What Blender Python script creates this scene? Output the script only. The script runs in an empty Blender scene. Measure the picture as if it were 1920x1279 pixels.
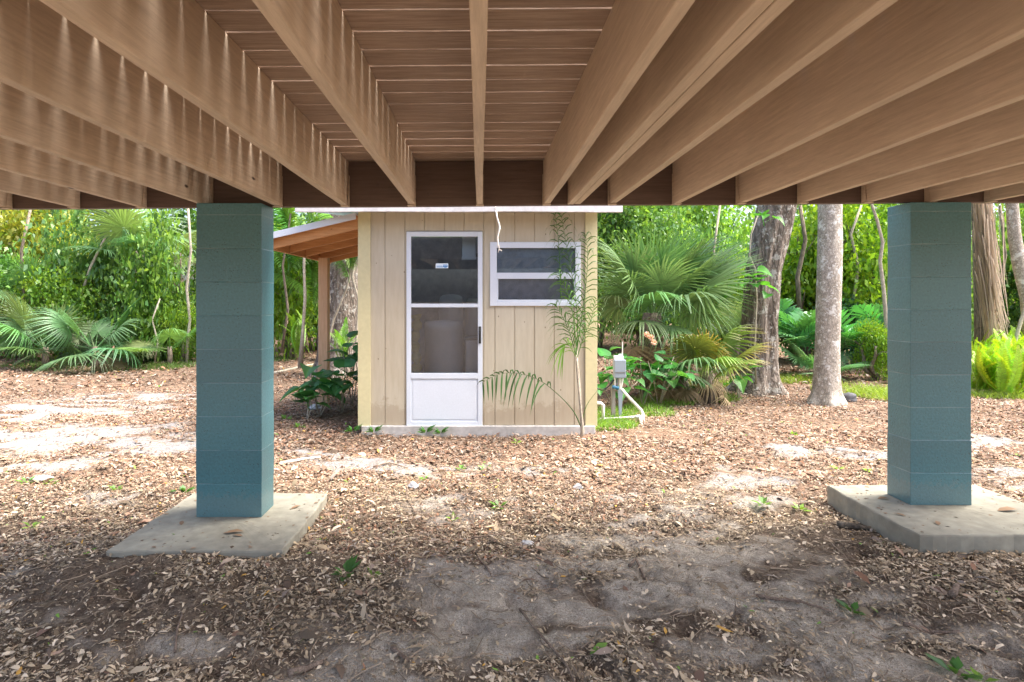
import bpy, bmesh, math, random
import numpy as np
from mathutils import Vector, Matrix, Euler
R = math.radians
random.seed(7)
scene = bpy.context.scene
C = scene.collection

# ------------------------------------------------------------------ camera
CAMZ = 1.40
FP = 1055.0            # focal length in pixels of the 1920 wide photograph
VX, VY = 902.0, 562.0  # where the level viewing axis meets the photograph
cam = bpy.data.cameras.new('camera')
cam.sensor_width = 36.0
cam.lens = FP / 1920 * 36
cam.shift_x = (960 - VX) / 1920
cam.shift_y = -(639.5 - VY) / 1920
cam.clip_start = 0.02
cam.clip_end = 900
camo = bpy.data.objects.new('camera', cam)
C.objects.link(camo)
camo.location = (0, 0, CAMZ)
camo.rotation_euler = (R(90), 0, 0)
scene.camera = camo

# ------------------------------------------------------------------ light
SUN_EL, SUN_AZ = R(62), R(96)      # azimuth measured from +Y towards +X
world = bpy.data.worlds.new('World')
scene.world = world
world.use_nodes = True
wn = world.node_tree
for n in list(wn.nodes):
    wn.nodes.remove(n)
sky = wn.nodes.new('ShaderNodeTexSky')
sky.sky_type = 'NISHITA'
sky.sun_disc = False
sky.sun_elevation = SUN_EL
sky.sun_rotation = SUN_AZ
sky.air_density = 0.8
sky.dust_density = 5.5
sky.ozone_density = 1.0
bg = wn.nodes.new('ShaderNodeBackground')
bg.inputs['Strength'].default_value = 0.15
wo = wn.nodes.new('ShaderNodeOutputWorld')
wn.links.new(sky.outputs[0], bg.inputs[0])
wn.links.new(bg.outputs[0], wo.inputs[0])
sd = bpy.data.lights.new('sun', 'SUN')
sd.energy = 3.3
sd.angle = R(44)
sd.color = (1.0, 0.955, 0.89)
sun = bpy.data.objects.new('sun', sd)
C.objects.link(sun)
sdir = Vector((math.cos(SUN_EL) * math.sin(SUN_AZ), math.cos(SUN_EL) * math.cos(SUN_AZ), math.sin(SUN_EL)))
sun.rotation_euler = sdir.to_track_quat('Z', 'Y').to_euler()
sun.location = (6, 0, 12)
scene.view_settings.view_transform = 'Standard'
scene.view_settings.look = 'None'
scene.view_settings.gamma = 1.0
scene.view_settings.exposure = 1.9
scene.cycles.max_bounces = 10
scene.cycles.diffuse_bounces = 6
scene.cycles.transparent_max_bounces = 12

# ------------------------------------------------------------------ helpers
def P(px, py, Y):
    return Vector(((px - VX) * Y / FP, Y, CAMZ - (py - VY) * Y / FP))

def G(px, py, z=0.0):
    Y = (CAMZ - z) * FP / (py - VY)
    return Vector(((px - VX) * Y / FP, Y, z))

def hash2(ix, iy, s):
    h = (ix.astype(np.int64) * 374761393 + iy.astype(np.int64) * 668265263 + s * 974634777) & 0xffffffff
    h = ((h ^ (h >> 13)) * 1274126177) & 0xffffffff
    h = (h ^ (h >> 16)) & 0xffffffff
    return h / 4294967295.0

def vnoise(x, y, s=0):
    ix, iy = np.floor(x), np.floor(y)
    fx, fy = x - ix, y - iy
    fx, fy = fx * fx * (3 - 2 * fx), fy * fy * (3 - 2 * fy)
    a, b = hash2(ix, iy, s), hash2(ix + 1, iy, s)
    c, d = hash2(ix, iy + 1, s), hash2(ix + 1, iy + 1, s)
    return (a * (1 - fx) + b * fx) * (1 - fy) + (c * (1 - fx) + d * fx) * fy

def fbm(x, y, s=0, o=4):
    x, y = np.asarray(x, float), np.asarray(y, float)
    r, a, t = 0, 1.0, 0
    for k in range(o):
        r = r + a * vnoise(x * 2 ** k + 17.3 * k, y * 2 ** k - 9.1 * k, s + k)
        t += a
        a *= 0.5
    return r / t

def unit(a):
    return a / np.maximum(np.linalg.norm(a, axis=-1, keepdims=True), 1e-9)

def np_mesh(name, verts, quads=None, tris=None, cols=None, smooth=False):
    me = bpy.data.meshes.new(name)
    verts = np.asarray(verts, np.float32)
    q = np.zeros((0, 4), np.int32) if quads is None else np.asarray(quads, np.int32).reshape(-1, 4)
    t = np.zeros((0, 3), np.int32) if tris is None else np.asarray(tris, np.int32).reshape(-1, 3)
    me.vertices.add(len(verts))
    me.vertices.foreach_set('co', verts.ravel())
    me.loops.add(q.size + t.size)
    me.loops.foreach_set('vertex_index', np.concatenate([q.ravel(), t.ravel()]))
    me.polygons.add(len(q) + len(t))
    st = np.concatenate([np.arange(len(q)) * 4, q.size + np.arange(len(t)) * 3]).astype(np.int32)
    me.polygons.foreach_set('loop_start', st)
    if smooth:
        me.polygons.foreach_set('use_smooth', np.ones(len(q) + len(t), bool))
    me.update(calc_edges=True)
    if cols is not None:
        ca = me.color_attributes.new('Col', 'FLOAT_COLOR', 'POINT')
        c4 = np.ones((len(verts), 4), np.float32)
        c4[:, :3] = cols
        ca.data.foreach_set('color', c4.ravel())
    me.validate()
    return me

class MB:
    """collects simple shapes into one mesh"""
    def __init__(s):
        s.v, s.f, s.c = [], [], []
        s.col = (1, 1, 1)
    def add(s, vs, fs):
        o = len(s.v)
        s.v += [tuple(v) for v in vs]
        s.c += [s.col] * len(vs)
        s.f += [tuple(i + o for i in f) for f in fs]
    def box(s, x0, x1, y0, y1, z0, z1):
        s.add([(x0, y0, z0), (x1, y0, z0), (x1, y1, z0), (x0, y1, z0), (x0, y0, z1), (x1, y0, z1), (x1, y1, z1), (x0, y1, z1)],
              [(0, 3, 2, 1), (4, 5, 6, 7), (0, 1, 5, 4), (1, 2, 6, 5), (2, 3, 7, 6), (3, 0, 4, 7)])
    def prism(s, prof, y0, y1):
        n = len(prof)
        s.add([(x, y0, z) for x, z in prof] + [(x, y1, z) for x, z in prof],
              [tuple(range(n)), tuple(range(2 * n - 1, n - 1, -1))] + [(i + n, (i + 1) % n + n, (i + 1) % n, i) for i in range(n)])
    def tube(s, pts, rad, seg=8, cap=True):
        pts = [Vector(p) for p in pts]
        n = len(pts)
        if not hasattr(rad, '__len__'):
            rad = [rad] * n
        o = len(s.v)
        ref = None
        for i, p in enumerate(pts):
            t = (pts[min(i + 1, n - 1)] - pts[max(i - 1, 0)]).normalized()
            if ref is None:
                ref = Vector((0, 0, 1)) if abs(t.z) < 0.9 else Vector((1, 0, 0))
            a = t.cross(ref).normalized()
            b = a.cross(t).normalized()
            ref = b
            for k in range(seg):
                w = 2 * math.pi * k / seg
                s.v.append(tuple(p + (a * math.cos(w) + b * math.sin(w)) * rad[i]))
                s.c.append(s.col)
        for i in range(n - 1):
            for k in range(seg):
                k2 = (k + 1) % seg
                s.f.append((o + i * seg + k, o + i * seg + k2, o + (i + 1) * seg + k2, o + (i + 1) * seg + k))
        if cap:
            s.f.append(tuple(o + k for k in range(seg - 1, -1, -1)))
            s.f.append(tuple(o + (n - 1) * seg + k for k in range(seg)))
    def lathe(s, prof, cx, cy, seg=40):
        o = len(s.v)
        for r, z in prof:
            for k in range(seg):
                w = 2 * math.pi * k / seg
                s.v.append((cx + r * math.cos(w), cy + r * math.sin(w), z))
                s.c.append(s.col)
        for i in range(len(prof) - 1):
            for k in range(seg):
                k2 = (k + 1) % seg
                s.f.append((o + i * seg + k, o + i * seg + k2, o + (i + 1) * seg + k2, o + (i + 1) * seg + k))
        s.f.append(tuple(o + k for k in range(seg - 1, -1, -1)))
        s.f.append(tuple(o + (len(prof) - 1) * seg + k for k in range(seg)))
    def mesh(s, name, smooth=False):
        me = bpy.data.meshes.new(name)
        me.from_pydata(s.v, [], s.f)
        ca = me.color_attributes.new('Col', 'FLOAT_COLOR', 'POINT')
        for i, c in enumerate(s.c):
            ca.data[i].color = (*c, 1)
        bm = bmesh.new(); bm.from_mesh(me)
        bmesh.ops.recalc_face_normals(bm, faces=bm.faces)
        bm.to_mesh(me); bm.free()
        if smooth:
            for p in me.polygons:
                p.use_smooth = True
        return me
    def build(s, name, mat, parent=None, bevel=0, smooth=False, loc=None):
        return obj(name, s.mesh(name, smooth), mat, parent, bevel, loc)

def obj(name, me, mat, parent=None, bevel=0, loc=None):
    o = bpy.data.objects.new(name, me)
    C.objects.link(o)
    if mat is not None and len(me.materials) == 0:
        me.materials.append(mat)
    if parent is not None:
        o.parent = parent
        # meshes below are written in world coordinates: undo the parent's placement
        if loc is None:
            o.matrix_parent_inverse = parent_matrix(parent).inverted()
    if loc is not None:
        o.location = loc
    if bevel:
        b = o.modifiers.new('bevel', 'BEVEL')
        b.width = bevel
        b.segments = 2
        b.limit_method = 'ANGLE'
        b.angle_limit = R(40)
    return o

def parent_matrix(o):
    m = Matrix.Translation(o.location) @ o.rotation_euler.to_matrix().to_4x4() @ Matrix.Diagonal((*o.scale, 1))
    if o.parent is not None:
        m = parent_matrix(o.parent) @ o.matrix_parent_inverse @ m
    return m

def tag(o, label=None, cat=None, group=None, kind=None):
    if label: o['label'] = label
    if cat: o['category'] = cat
    if group: o['group'] = group
    if kind: o['kind'] = kind
    return o

def thing(name, loc, label, cat, group=None, rz=0, scale=1.0):
    o = bpy.data.objects.new(name, None)
    o.empty_display_size = 0.2
    C.objects.link(o)
    o.location = loc
    o.rotation_euler = (0, 0, rz)
    o.scale = (scale,) * 3 if not hasattr(scale, '__len__') else scale
    return tag(o, label, cat, group)

# ------------------------------------------------------------------ materials
def newmat(name):
    m = bpy.data.materials.new(name)
    m.use_nodes = True
    nt = m.node_tree
    b = nt.nodes['Principled BSDF']
    return m, nt, b

def nd(nt, t, **kw):
    n = nt.nodes.new(t)
    for k, v in kw.items():
        if k.startswith('i_'):
            n.inputs[k[2:].replace('_', ' ')].default_value = v
        else:
            setattr(n, k, v)
    return n

def ramp(nt, fac, stops):
    r = nt.nodes.new('ShaderNodeValToRGB')
    e = r.color_ramp.elements
    e[0].position, e[0].color = stops[0][0], (*stops[0][1], 1)
    e[1].position, e[1].color = stops[-1][0], (*stops[-1][1], 1)
    for p, c in stops[1:-1]:
        x = e.new(p); x.color = (*c, 1)
    nt.links.new(fac, r.inputs[0])
    return r.outputs[0]

def mixc(nt, fac, a, b, mode='MIX'):
    m = nt.nodes.new('ShaderNodeMix')
    m.data_type = 'RGBA'
    m.blend_type = mode
    for s, v in ((0, fac), (6, a), (7, b)):
        if hasattr(v, 'is_linked') or isinstance(v, bpy.types.NodeSocket):
            nt.links.new(v, m.inputs[s])
        elif s == 0:
            m.inputs[0].default_value = v
        else:
            m.inputs[s].default_value = (*v, 1)
    return m.outputs[2]

def coords(nt, scale=(1, 1, 1), kind='Object'):
    tc = nt.nodes.new('ShaderNodeTexCoord')
    mp = nt.nodes.new('ShaderNodeMapping')
    mp.inputs['Scale'].default_value = scale
    nt.links.new(tc.outputs[kind], mp.inputs[0])
    return mp.outputs[0]

def noise(nt, vec, scale, detail=4, rough=0.55, out='Fac'):
    n = nd(nt, 'ShaderNodeTexNoise')
    n.inputs['Scale'].default_value = scale
    n.inputs['Detail'].default_value = detail
    n.inputs['Roughness'].default_value = rough
    nt.links.new(vec, n.inputs['Vector'])
    return n.outputs[out]

def bump(nt, b, h, strength=0.3, dist=0.01):
    n = nt.nodes.new('ShaderNodeBump')
    n.inputs['Strength'].default_value = strength
    n.inputs['Distance'].default_value = dist
    nt.links.new(h, n.inputs['Height'])
    nt.links.new(n.outputs[0], b.inputs['Normal'])

def wood_mat(name, c0, c1, grain=(14, 0.8, 14), knots=True, rough=0.6, bs=0.25, seed=0.0, knotcol=(0.06, 0.035, 0.025)):
    m, nt, b = newmat(name)
    v = coords(nt, grain)
    g = noise(nt, v, 6.0, 8, 0.72)
    v2 = coords(nt, (1, 1, 1))
    blot = noise(nt, v2, 1.7, 3)
    col = ramp(nt, g, [(0.30, c0), (0.72, c1)])
    dk = tuple(x * 0.72 for x in c0)
    bl = ramp(nt, blot, [(0.35, (0, 0, 0)), (0.75, (1, 1, 1))])
    col = mixc(nt, mixc(nt, 1.0, bl, (0.35,) * 3, 'MULTIPLY'), col, dk)
    if knots:
        vs = coords(nt, (2.2, 1.0, 3.0))
        vo = nd(nt, 'ShaderNodeTexVoronoi')
        vo.inputs['Scale'].default_value = 1.7
        nt.links.new(vs, vo.inputs['Vector'])
        nz = noise(nt, coords(nt, (20, 20, 20)), 2.0, 2)
        ad = nd(nt, 'ShaderNodeMath', operation='MULTIPLY_ADD')
        nt.links.new(nz, ad.inputs[0]); ad.inputs[1].default_value = 0.06
        nt.links.new(vo.outputs['Distance'], ad.inputs[2])
        kf = ramp(nt, ad.outputs[0], [(0.055, (1, 1, 1)), (0.085, (0, 0, 0))])
        col = mixc(nt, kf, col, knotcol)
    nt.links.new(col, b.inputs['Base Color'])
    b.inputs['Roughness'].default_value = rough
    b.inputs['Specular IOR Level'].default_value = 0.3
    bump(nt, b, g, bs, 0.004)
    return m

def speck_mat(name, col, var=0.12, rough=0.6, scale=60, bs=0.3, pits=0.0, spec=0.4, blot=0.15):
    """painted or cast surface with fine relief, soft blotches and optional pits"""
    m, nt, b = newmat(name)
    v = coords(nt)
    n1 = noise(nt, v, scale, 4)
    n2 = noise(nt, v, 2.3, 4)
    lo = tuple(x * (1 - var) for x in col); hi = tuple(min(1, x * (1 + var)) for x in col)
    c = ramp(nt, n1, [(0.3, lo), (0.7, hi)])
    c = mixc(nt, ramp(nt, n2, [(0.4, (0, 0, 0)), (0.7, (blot * 2,) * 3)]), c, tuple(x * 0.55 for x in col))
    h = n1
    if pits:
        vo = nd(nt, 'ShaderNodeTexVoronoi'); vo.inputs['Scale'].default_value = pits
        nt.links.new(v, vo.inputs['Vector'])
        g = noise(nt, v, pits * 0.12, 2)
        th = nd(nt, 'ShaderNodeMath', operation='SUBTRACT'); th.inputs[1].default_value = 0.0
        nt.links.new(vo.outputs['Distance'], th.inputs[0])
        mm = nd(nt, 'ShaderNodeMath', operation='MULTIPLY_ADD')
        nt.links.new(g, mm.inputs[0]); mm.inputs[1].default_value = 0.45
        nt.links.new(th.outputs[0], mm.inputs[2])
        pf = ramp(nt, mm.outputs[0], [(0.33, (1, 1, 1)), (0.39, (0, 0, 0))])
        c = mixc(nt, pf, c, tuple(x * 0.25 for x in col))
        mx = nd(nt, 'ShaderNodeMath', operation='SUBTRACT')
        nt.links.new(n1, mx.inputs[0]); nt.links.new(pf, mx.inputs[1])
        h = mx.outputs[0]
    nt.links.new(c, b.inputs['Base Color'])
    b.inputs['Roughness'].default_value = rough
    b.inputs['Specular IOR Level'].default_value = spec
    bump(nt, b, h, bs, 0.004)
    return m

def leaf_mat(name, trans=0.42, rough=0.42, spec=0.5, tint=(1.45, 1.3, 0.6)):
    m, nt, b = newmat(name)
    at = nd(nt, 'ShaderNodeAttribute', attribute_name='Col')
    oi = nd(nt, 'ShaderNodeObjectInfo')
    c = mixc(nt, 1.0, at.outputs['Color'], oi.outputs['Color'], 'MULTIPLY')
    nt.links.new(c, b.inputs['Base Color'])
    b.inputs['Roughness'].default_value = rough
    b.inputs['Specular IOR Level'].default_value = spec
    if trans > 0:
        t = nd(nt, 'ShaderNodeBsdfTranslucent')
        c2 = mixc(nt, 1.0, c, tint, 'MULTIPLY')
        nt.links.new(c2, t.inputs['Color'])
        mx = nd(nt, 'ShaderNodeMixShader')
        mx.inputs[0].default_value = trans
        nt.links.new(b.outputs[0], mx.inputs[1]); nt.links.new(t.outputs[0], mx.inputs[2])
        out = [n for n in nt.nodes if n.type == 'OUTPUT_MATERIAL'][0]
        nt.links.new(mx.outputs[0], out.inputs[0])
    return m

def bark_mat(name, c0, c1, spots=None, scale=9, stretch=0.25, bs=0.8, dist=0.03):
    m, nt, b = newmat(name)
    v = coords(nt, (1, 1, stretch))
    n1 = noise(nt, v, scale, 8, 0.7)
    vo = nd(nt, 'ShaderNodeTexVoronoi', feature='DISTANCE_TO_EDGE'); vo.inputs['Scale'].default_value = scale * 2.2
    nv = noise(nt, v, scale, 4, 0.6, 'Color')
    vv = mixc(nt, 0.12, v, nv)
    nt.links.new(vv, vo.inputs['Vector'])
    cr = ramp(nt, vo.outputs['Distance'], [(0.0, (0, 0, 0)), (0.18, (1, 1, 1))])
    c = ramp(nt, n1, [(0.32, c0), (0.68, c1)])
    c = mixc(nt, 0.45, c, mixc(nt, 1.0, c, cr, 'MULTIPLY'))
    v1 = coords(nt)
    if spots:
        s1 = noise(nt, v1, 7.0, 5, 0.7)
        s2 = noise(nt, v1, 26.0, 3, 0.6)
        c = mixc(nt, ramp(nt, s1, [(0.55, (0, 0, 0)), (0.60, (0.8,) * 3)]), c, spots)
        c = mixc(nt, ramp(nt, s2, [(0.62, (0, 0, 0)), (0.66, (0.75,) * 3)]), c, tuple(min(1, x * 1.15) for x in spots))
    nt.links.new(c, b.inputs['Base Color'])
    b.inputs['Roughness'].default_value = 0.85
    b.inputs['Specular IOR Level'].default_value = 0.2
    h = nd(nt, 'ShaderNodeMath', operation='MULTIPLY_ADD')
    nt.links.new(cr, h.inputs[0]); h.inputs[1].default_value = 0.35
    nt.links.new(n1, h.inputs[2])
    bump(nt, b, h.outputs[0], bs, dist)
    return m

def plain(name, col, rough=0.5, metal=0.0, spec=0.5):
    return_m = speck_mat(name, col, var=0.04, rough=rough, scale=90, bs=0.06, spec=spec, blot=0.06)
    return_m.node_tree.nodes['Principled BSDF'].inputs['Metallic'].default_value = metal
    return return_m

M = {}
M['joist'] = wood_mat('painted tan joist', (0.52, 0.415, 0.31), (0.77, 0.64, 0.50), rough=0.55, bs=0.35)
M['deck'] = wood_mat('brown deck underside', (0.27, 0.19, 0.145), (0.60, 0.465, 0.37), grain=(0.7, 12, 12), rough=0.6, bs=0.7)
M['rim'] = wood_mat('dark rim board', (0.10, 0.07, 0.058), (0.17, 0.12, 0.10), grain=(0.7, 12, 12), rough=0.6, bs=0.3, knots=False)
M['teal'] = speck_mat('teal block paint', (0.062, 0.205, 0.235), var=0.16, rough=0.34, scale=70, bs=0.4, pits=75, spec=0.8, blot=0.08)
M['teal'].node_tree.nodes['Principled BSDF'].inputs['Coat Weight'].default_value = 0.12
M['teal'].node_tree.nodes['Principled BSDF'].inputs['Coat Roughness'].default_value = 0.3
nt = M['teal'].node_tree; b = nt.nodes['Principled BSDF']
base = b.inputs['Base Color'].links[0].from_socket
sx_ = nd(nt, 'ShaderNodeSeparateXYZ'); nt.links.new(coords(nt), sx_.inputs[0])
dv = nd(nt, 'ShaderNodeMath', operation='DIVIDE'); nt.links.new(sx_.outputs[2], dv.inputs[0]); dv.inputs[1].default_value = 0.2032
fl = nd(nt, 'ShaderNodeMath', operation='FLOOR'); nt.links.new(dv.outputs[0], fl.inputs[0])
wn_ = nd(nt, 'ShaderNodeTexWhiteNoise', noise_dimensions='1D'); nt.links.new(fl.outputs[0], wn_.inputs['W'])
base = mixc(nt, 1.0, base, ramp(nt, wn_.outputs[0], [(0, (.90, .91, .92)), (1, (1.10, 1.08, 1.07))]), 'MULTIPLY')
fr_ = nd(nt, 'ShaderNodeMath', operation='FRACT'); nt.links.new(dv.outputs[0], fr_.inputs[0])
pp_ = nd(nt, 'ShaderNodeMath', operation='PINGPONG'); nt.links.new(dv.outputs[0], pp_.inputs[0]); pp_.inputs[1].default_value = 0.5
jn = ramp(nt, pp_.outputs[0], [(0.008, (1, 1, 1)), (0.018, (0, 0, 0))])
jn = mixc(nt, 1.0, jn, ramp(nt, noise(nt, coords(nt), 6, 3), [(0.35, (0, 0, 0)), (0.6, (.55,) * 3)]), 'MULTIPLY')
base = mixc(nt, jn, base, (0.30, 0.42, 0.45))
# splashed soil near the foot
dm = nd(nt, 'ShaderNodeMath', operation='MULTIPLY_ADD'); nt.links.new(noise(nt, coords(nt), 30, 5, .7), dm.inputs[0]); dm.inputs[1].default_value = -0.25; nt.links.new(sx_.outputs[2], dm.inputs[2])
base = mixc(nt, ramp(nt, dm.outputs[0], [(-0.16, (0.25,) * 3), (0.02, (0, 0, 0))]), base, (0.20, 0.22, 0.20))
nt.links.new(base, b.inputs['Base Color'])
M['concrete'] = speck_mat('pad concrete', (0.37, 0.345, 0.27), var=0.18, rough=0.85, scale=14, bs=0.5, blot=0.30, pits=0.0, spec=0.2)
M['slab'] = speck_mat('pale slab concrete', (0.50, 0.48, 0.46), var=0.18, rough=0.85, scale=18, bs=0.5, blot=0.25, spec=0.2)
M['trim'] = speck_mat('pale yellow trim paint', (0.62, 0.56, 0.33), var=0.05, rough=0.5, scale=25, bs=0.15, blot=0.07)
M['white'] = plain('white painted metal', (0.66, 0.71, 0.78), rough=0.35)
M['whitewood'] = speck_mat('weathered white fascia', (0.66, 0.63, 0.62), var=0.15, rough=0.6, scale=20, bs=0.25, blot=0.2)
M['metalroof'] = plain('galvanised roof edge', (0.62, 0.65, 0.70), rough=0.35, metal=0.3)
M['cedar'] = wood_mat('raw orange lumber', (0.42, 0.19, 0.07), (0.68, 0.38, 0.17), grain=(0.8, 14, 14), rough=0.6, bs=0.3)
M['postwood'] = wood_mat('raw post lumber', (0.52, 0.32, 0.18), (0.74, 0.52, 0.33), grain=(14, 14, 0.8), rough=0.6, bs=0.3)
M['inner'] = speck_mat('shed inner boards', (0.42, 0.47, 0.54), var=0.2, rough=0.8, scale=12, bs=0.2)
M['tank'] = plain('off white tank plastic', (0.80, 0.86, 0.93), rough=0.45)
M['black'] = plain('black plastic', (0.02, 0.02, 0.022), rough=0.35)
M['pvc'] = speck_mat('weathered white pvc', (0.74, 0.74, 0.70), var=0.08, rough=0.4, scale=20, bs=0.1, blot=0.15)
M['greybox'] = plain('grey plastic case', (0.25, 0.30, 0.36), rough=0.4)
M['greydark'] = plain('dark grey plastic', (0.16, 0.17, 0.18), rough=0.5)
M['oldpost'] = wood_mat('weathered grey post', (0.17, 0.16, 0.14), (0.33, 0.31, 0.28), grain=(14, 14, 0.8), rough=0.8)
M['blue'] = plain('blue valve', (0.02, 0.12, 0.22), rough=0.4)
M['sticker'] = plain('white sticker', (0.75, 0.85, 0.92), rough=0.5)
M['stickerblue'] = plain('blue sticker print', (0.05, 0.25, 0.55), rough=0.5)
M['leaf'] = leaf_mat('broad leaf')
M['palm'] = leaf_mat('palm leaf', trans=0.32, rough=0.38, spec=0.5)
M['dry'] = leaf_mat('dry leaf', trans=0.12, rough=0.8, spec=0.15, tint=(1, 1, 1))
M['litter'] = leaf_mat('leaf litter', trans=0.0, rough=0.75, spec=0.2)
M['bark_oak'] = bark_mat('oak bark', (0.11, 0.088, 0.07), (0.37, 0.31, 0.26), spots=(0.46, 0.45, 0.41), scale=8, stretch=0.22, bs=1.0, dist=0.04)
M['bark_pale'] = bark_mat('pale lichen bark', (0.30, 0.26, 0.21), (0.54, 0.49, 0.42), spots=(0.66, 0.65, 0.61), scale=14, stretch=0.6, bs=0.5, dist=0.015)
M['bark_dull'] = bark_mat('dull bark', (0.15, 0.12, 0.09), (0.30, 0.25, 0.19), scale=9, stretch=0.3, bs=0.8, dist=0.02)
M['stem'] = bark_mat('pale stem', (0.38, 0.33, 0.25), (0.60, 0.54, 0.44), scale=20, stretch=0.2, bs=0.4, dist=0.006)
M['stick'] = bark_mat('dead stick', (0.16, 0.11, 0.08), (0.36, 0.27, 0.20), scale=25, stretch=1, bs=0.5, dist=0.004)
M['stone'] = speck_mat('grey stone', (0.42, 0.42, 0.42), var=0.2, rough=0.85, scale=25, bs=0.6, blot=0.25)
M['darkstone'] = speck_mat('dark stone', (0.10, 0.10, 0.11), var=0.3, rough=0.85, scale=20, bs=0.6, blot=0.3)
M['root'] = plain('pale dry root', (0.74, 0.68, 0.60), rough=0.7)

# siding: the grooves are cut in the mesh; colour slightly streaked
m, nt, b = newmat('beige grooved siding')
v = coords(nt, (6, 6, 0.8))
n1 = noise(nt, v, 5, 6, 0.6)
v1 = coords(nt)
n2 = noise(nt, v1, 1.4, 3)
c = ramp(nt, n1, [(0.3, (0.47, 0.42, 0.32)), (0.7, (0.55, 0.50, 0.39))])
c = mixc(nt, ramp(nt, n2, [(0.35, (0, 0, 0)), (0.7, (0.30,) * 3)]), c, (0.42, 0.33, 0.22))
vo = nd(nt, 'ShaderNodeTexVoronoi'); vo.inputs['Scale'].default_value = 9
nt.links.new(coords(nt, (1, 1, 0.6)), vo.inputs['Vector'])
c = mixc(nt, ramp(nt, vo.outputs['Distance'], [(0.045, (0.8,) * 3), (0.06, (0, 0, 0))]), c, (0.16, 0.12, 0.08))
sz_ = nd(nt, 'ShaderNodeSeparateXYZ'); nt.links.new(coords(nt), sz_.inputs[0])
ms = nd(nt, 'ShaderNodeMath', operation='MULTIPLY_ADD'); nt.links.new(noise(nt, coords(nt), 9, 5, 0.7), ms.inputs[0]); ms.inputs[1].default_value = -0.55; nt.links.new(sz_.outputs[2], ms.inputs[2])
c = mixc(nt, ramp(nt, ms.outputs[0], [(-0.16, (0.45,) * 3), (0.05, (0, 0, 0))]), c, (0.33, 0.25, 0.17))
nt.links.new(c, b.inputs['Base Color'])
b.inputs['Roughness'].default_value = 0.65
b.inputs['Specular IOR Level'].default_value = 0.25
bump(nt, b, n1, 0.25, 0.004)
M['siding'] = m

def glass_mat(name, tint, dirt):
    m, nt, b = newmat(name)
    out = [n for n in nt.nodes if n.type == 'OUTPUT_MATERIAL'][0]
    tr = nd(nt, 'ShaderNodeBsdfTransparent'); tr.inputs[0].default_value = (*tint, 1)
    gl = nd(nt, 'ShaderNodeBsdfGlossy'); gl.inputs['Roughness'].default_value = 0.02
    fr = nd(nt, 'ShaderNodeFresnel'); fr.inputs[0].default_value = 1.6
    mx = nd(nt, 'ShaderNodeMixShader')
    nt.links.new(fr.outputs[0], mx.inputs[0]); nt.links.new(tr.outputs[0], mx.inputs[1]); nt.links.new(gl.outputs[0], mx.inputs[2])
    df = nd(nt, 'ShaderNodeBsdfDiffuse'); df.inputs[0].default_value = (0.45, 0.48, 0.52, 1)
    v = coords(nt)
    s = noise(nt, v, 5, 5, 0.7)
    vo = nd(nt, 'ShaderNodeTexVoronoi'); vo.inputs['Scale'].default_value = 24
    nt.links.new(v, vo.inputs['Vector'])
    sp = ramp(nt, vo.outputs['Distance'], [(0.07, (0.45,) * 3), (0.11, (0, 0, 0))])
    g2 = ramp(nt, noise(nt, v, 2.2, 2), [(0.5, (0, 0, 0)), (0.62, (1, 1, 1))])
    sp = mixc(nt, 1.0, sp, g2, 'MULTIPLY')
    a = ramp(nt, s, [(0.35, (dirt * 0.4,) * 3), (0.75, (dirt,) * 3)])
    f = mixc(nt, 1.0, a, sp, 'ADD')
    m2 = nd(nt, 'ShaderNodeMixShader')
    nt.links.new(f, m2.inputs[0]); nt.links.new(mx.outputs[0], m2.inputs[1]); nt.links.new(df.outputs[0], m2.inputs[2])
    nt.links.new(m2.outputs[0], out.inputs[0])
    return m
M['glass'] = glass_mat('dusty glass', (0.85, 0.9, 0.92), 0.05)
M['screen'] = glass_mat('insect screen', (0.86, 0.87, 0.90), 0.07)

# ground: sand, leaf mould and dirt mixed by a mask stored on the mesh
m, nt, b = newmat('ground soil')
at = nd(nt, 'ShaderNodeAttribute', attribute_name='Col')
sp = nd(nt, 'ShaderNodeSeparateColor')
nt.links.new(at.outputs['Color'], sp.inputs[0])
v = coords(nt)
fine = noise(nt, v, 90, 6, 0.75)
mid = noise(nt, v, 14, 6, 0.7)
big = noise(nt, v, 2.5, 4)
chips = nd(nt, 'ShaderNodeTexVoronoi', feature='F1'); chips.inputs['Scale'].default_value = 42
nt.links.new(mixc(nt, 0.1, v, noise(nt, v, 30, 3, 0.6, 'Color')), chips.inputs['Vector'])
sepc = nd(nt, 'ShaderNodeSeparateColor'); nt.links.new(chips.outputs['Color'], sepc.inputs[0])
sand = ramp(nt, fine, [(0.28, (0.40, 0.335, 0.25)), (0.5, (0.64, 0.555, 0.44)), (0.75, (0.76, 0.68, 0.57))])
sand = mixc(nt, sp.outputs[1], sand, ramp(nt, fine, [(0.28, (0.21, 0.20, 0.195)), (0.5, (0.32, 0.31, 0.315)), (0.75, (0.41, 0.405, 0.415))]))  # same sand darkened in the sunlit yard, lightened under the deck, to even light
sand = mixc(nt, ramp(nt, mid, [(0.40, (0, 0, 0)), (0.62, (0.6,) * 3)]), sand, (0.24, 0.20, 0.155))
sand = mixc(nt, ramp(nt, noise(nt, v, 220, 2, 0.5), [(0.52, (0, 0, 0)), (0.60, (0.6,) * 3)]), sand, (0.15, 0.12, 0.09))
dirt = ramp(nt, fine, [(0.3, (0.09, 0.066, 0.046)), (0.55, (0.20, 0.15, 0.108)), (0.8, (0.34, 0.265, 0.195))])
old = ramp(nt, sepc.outputs[0], [(0.0, (0.07, 0.05, 0.035)), (0.5, (0.17, 0.12, 0.08)), (1.0, (0.32, 0.24, 0.165))])
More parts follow.
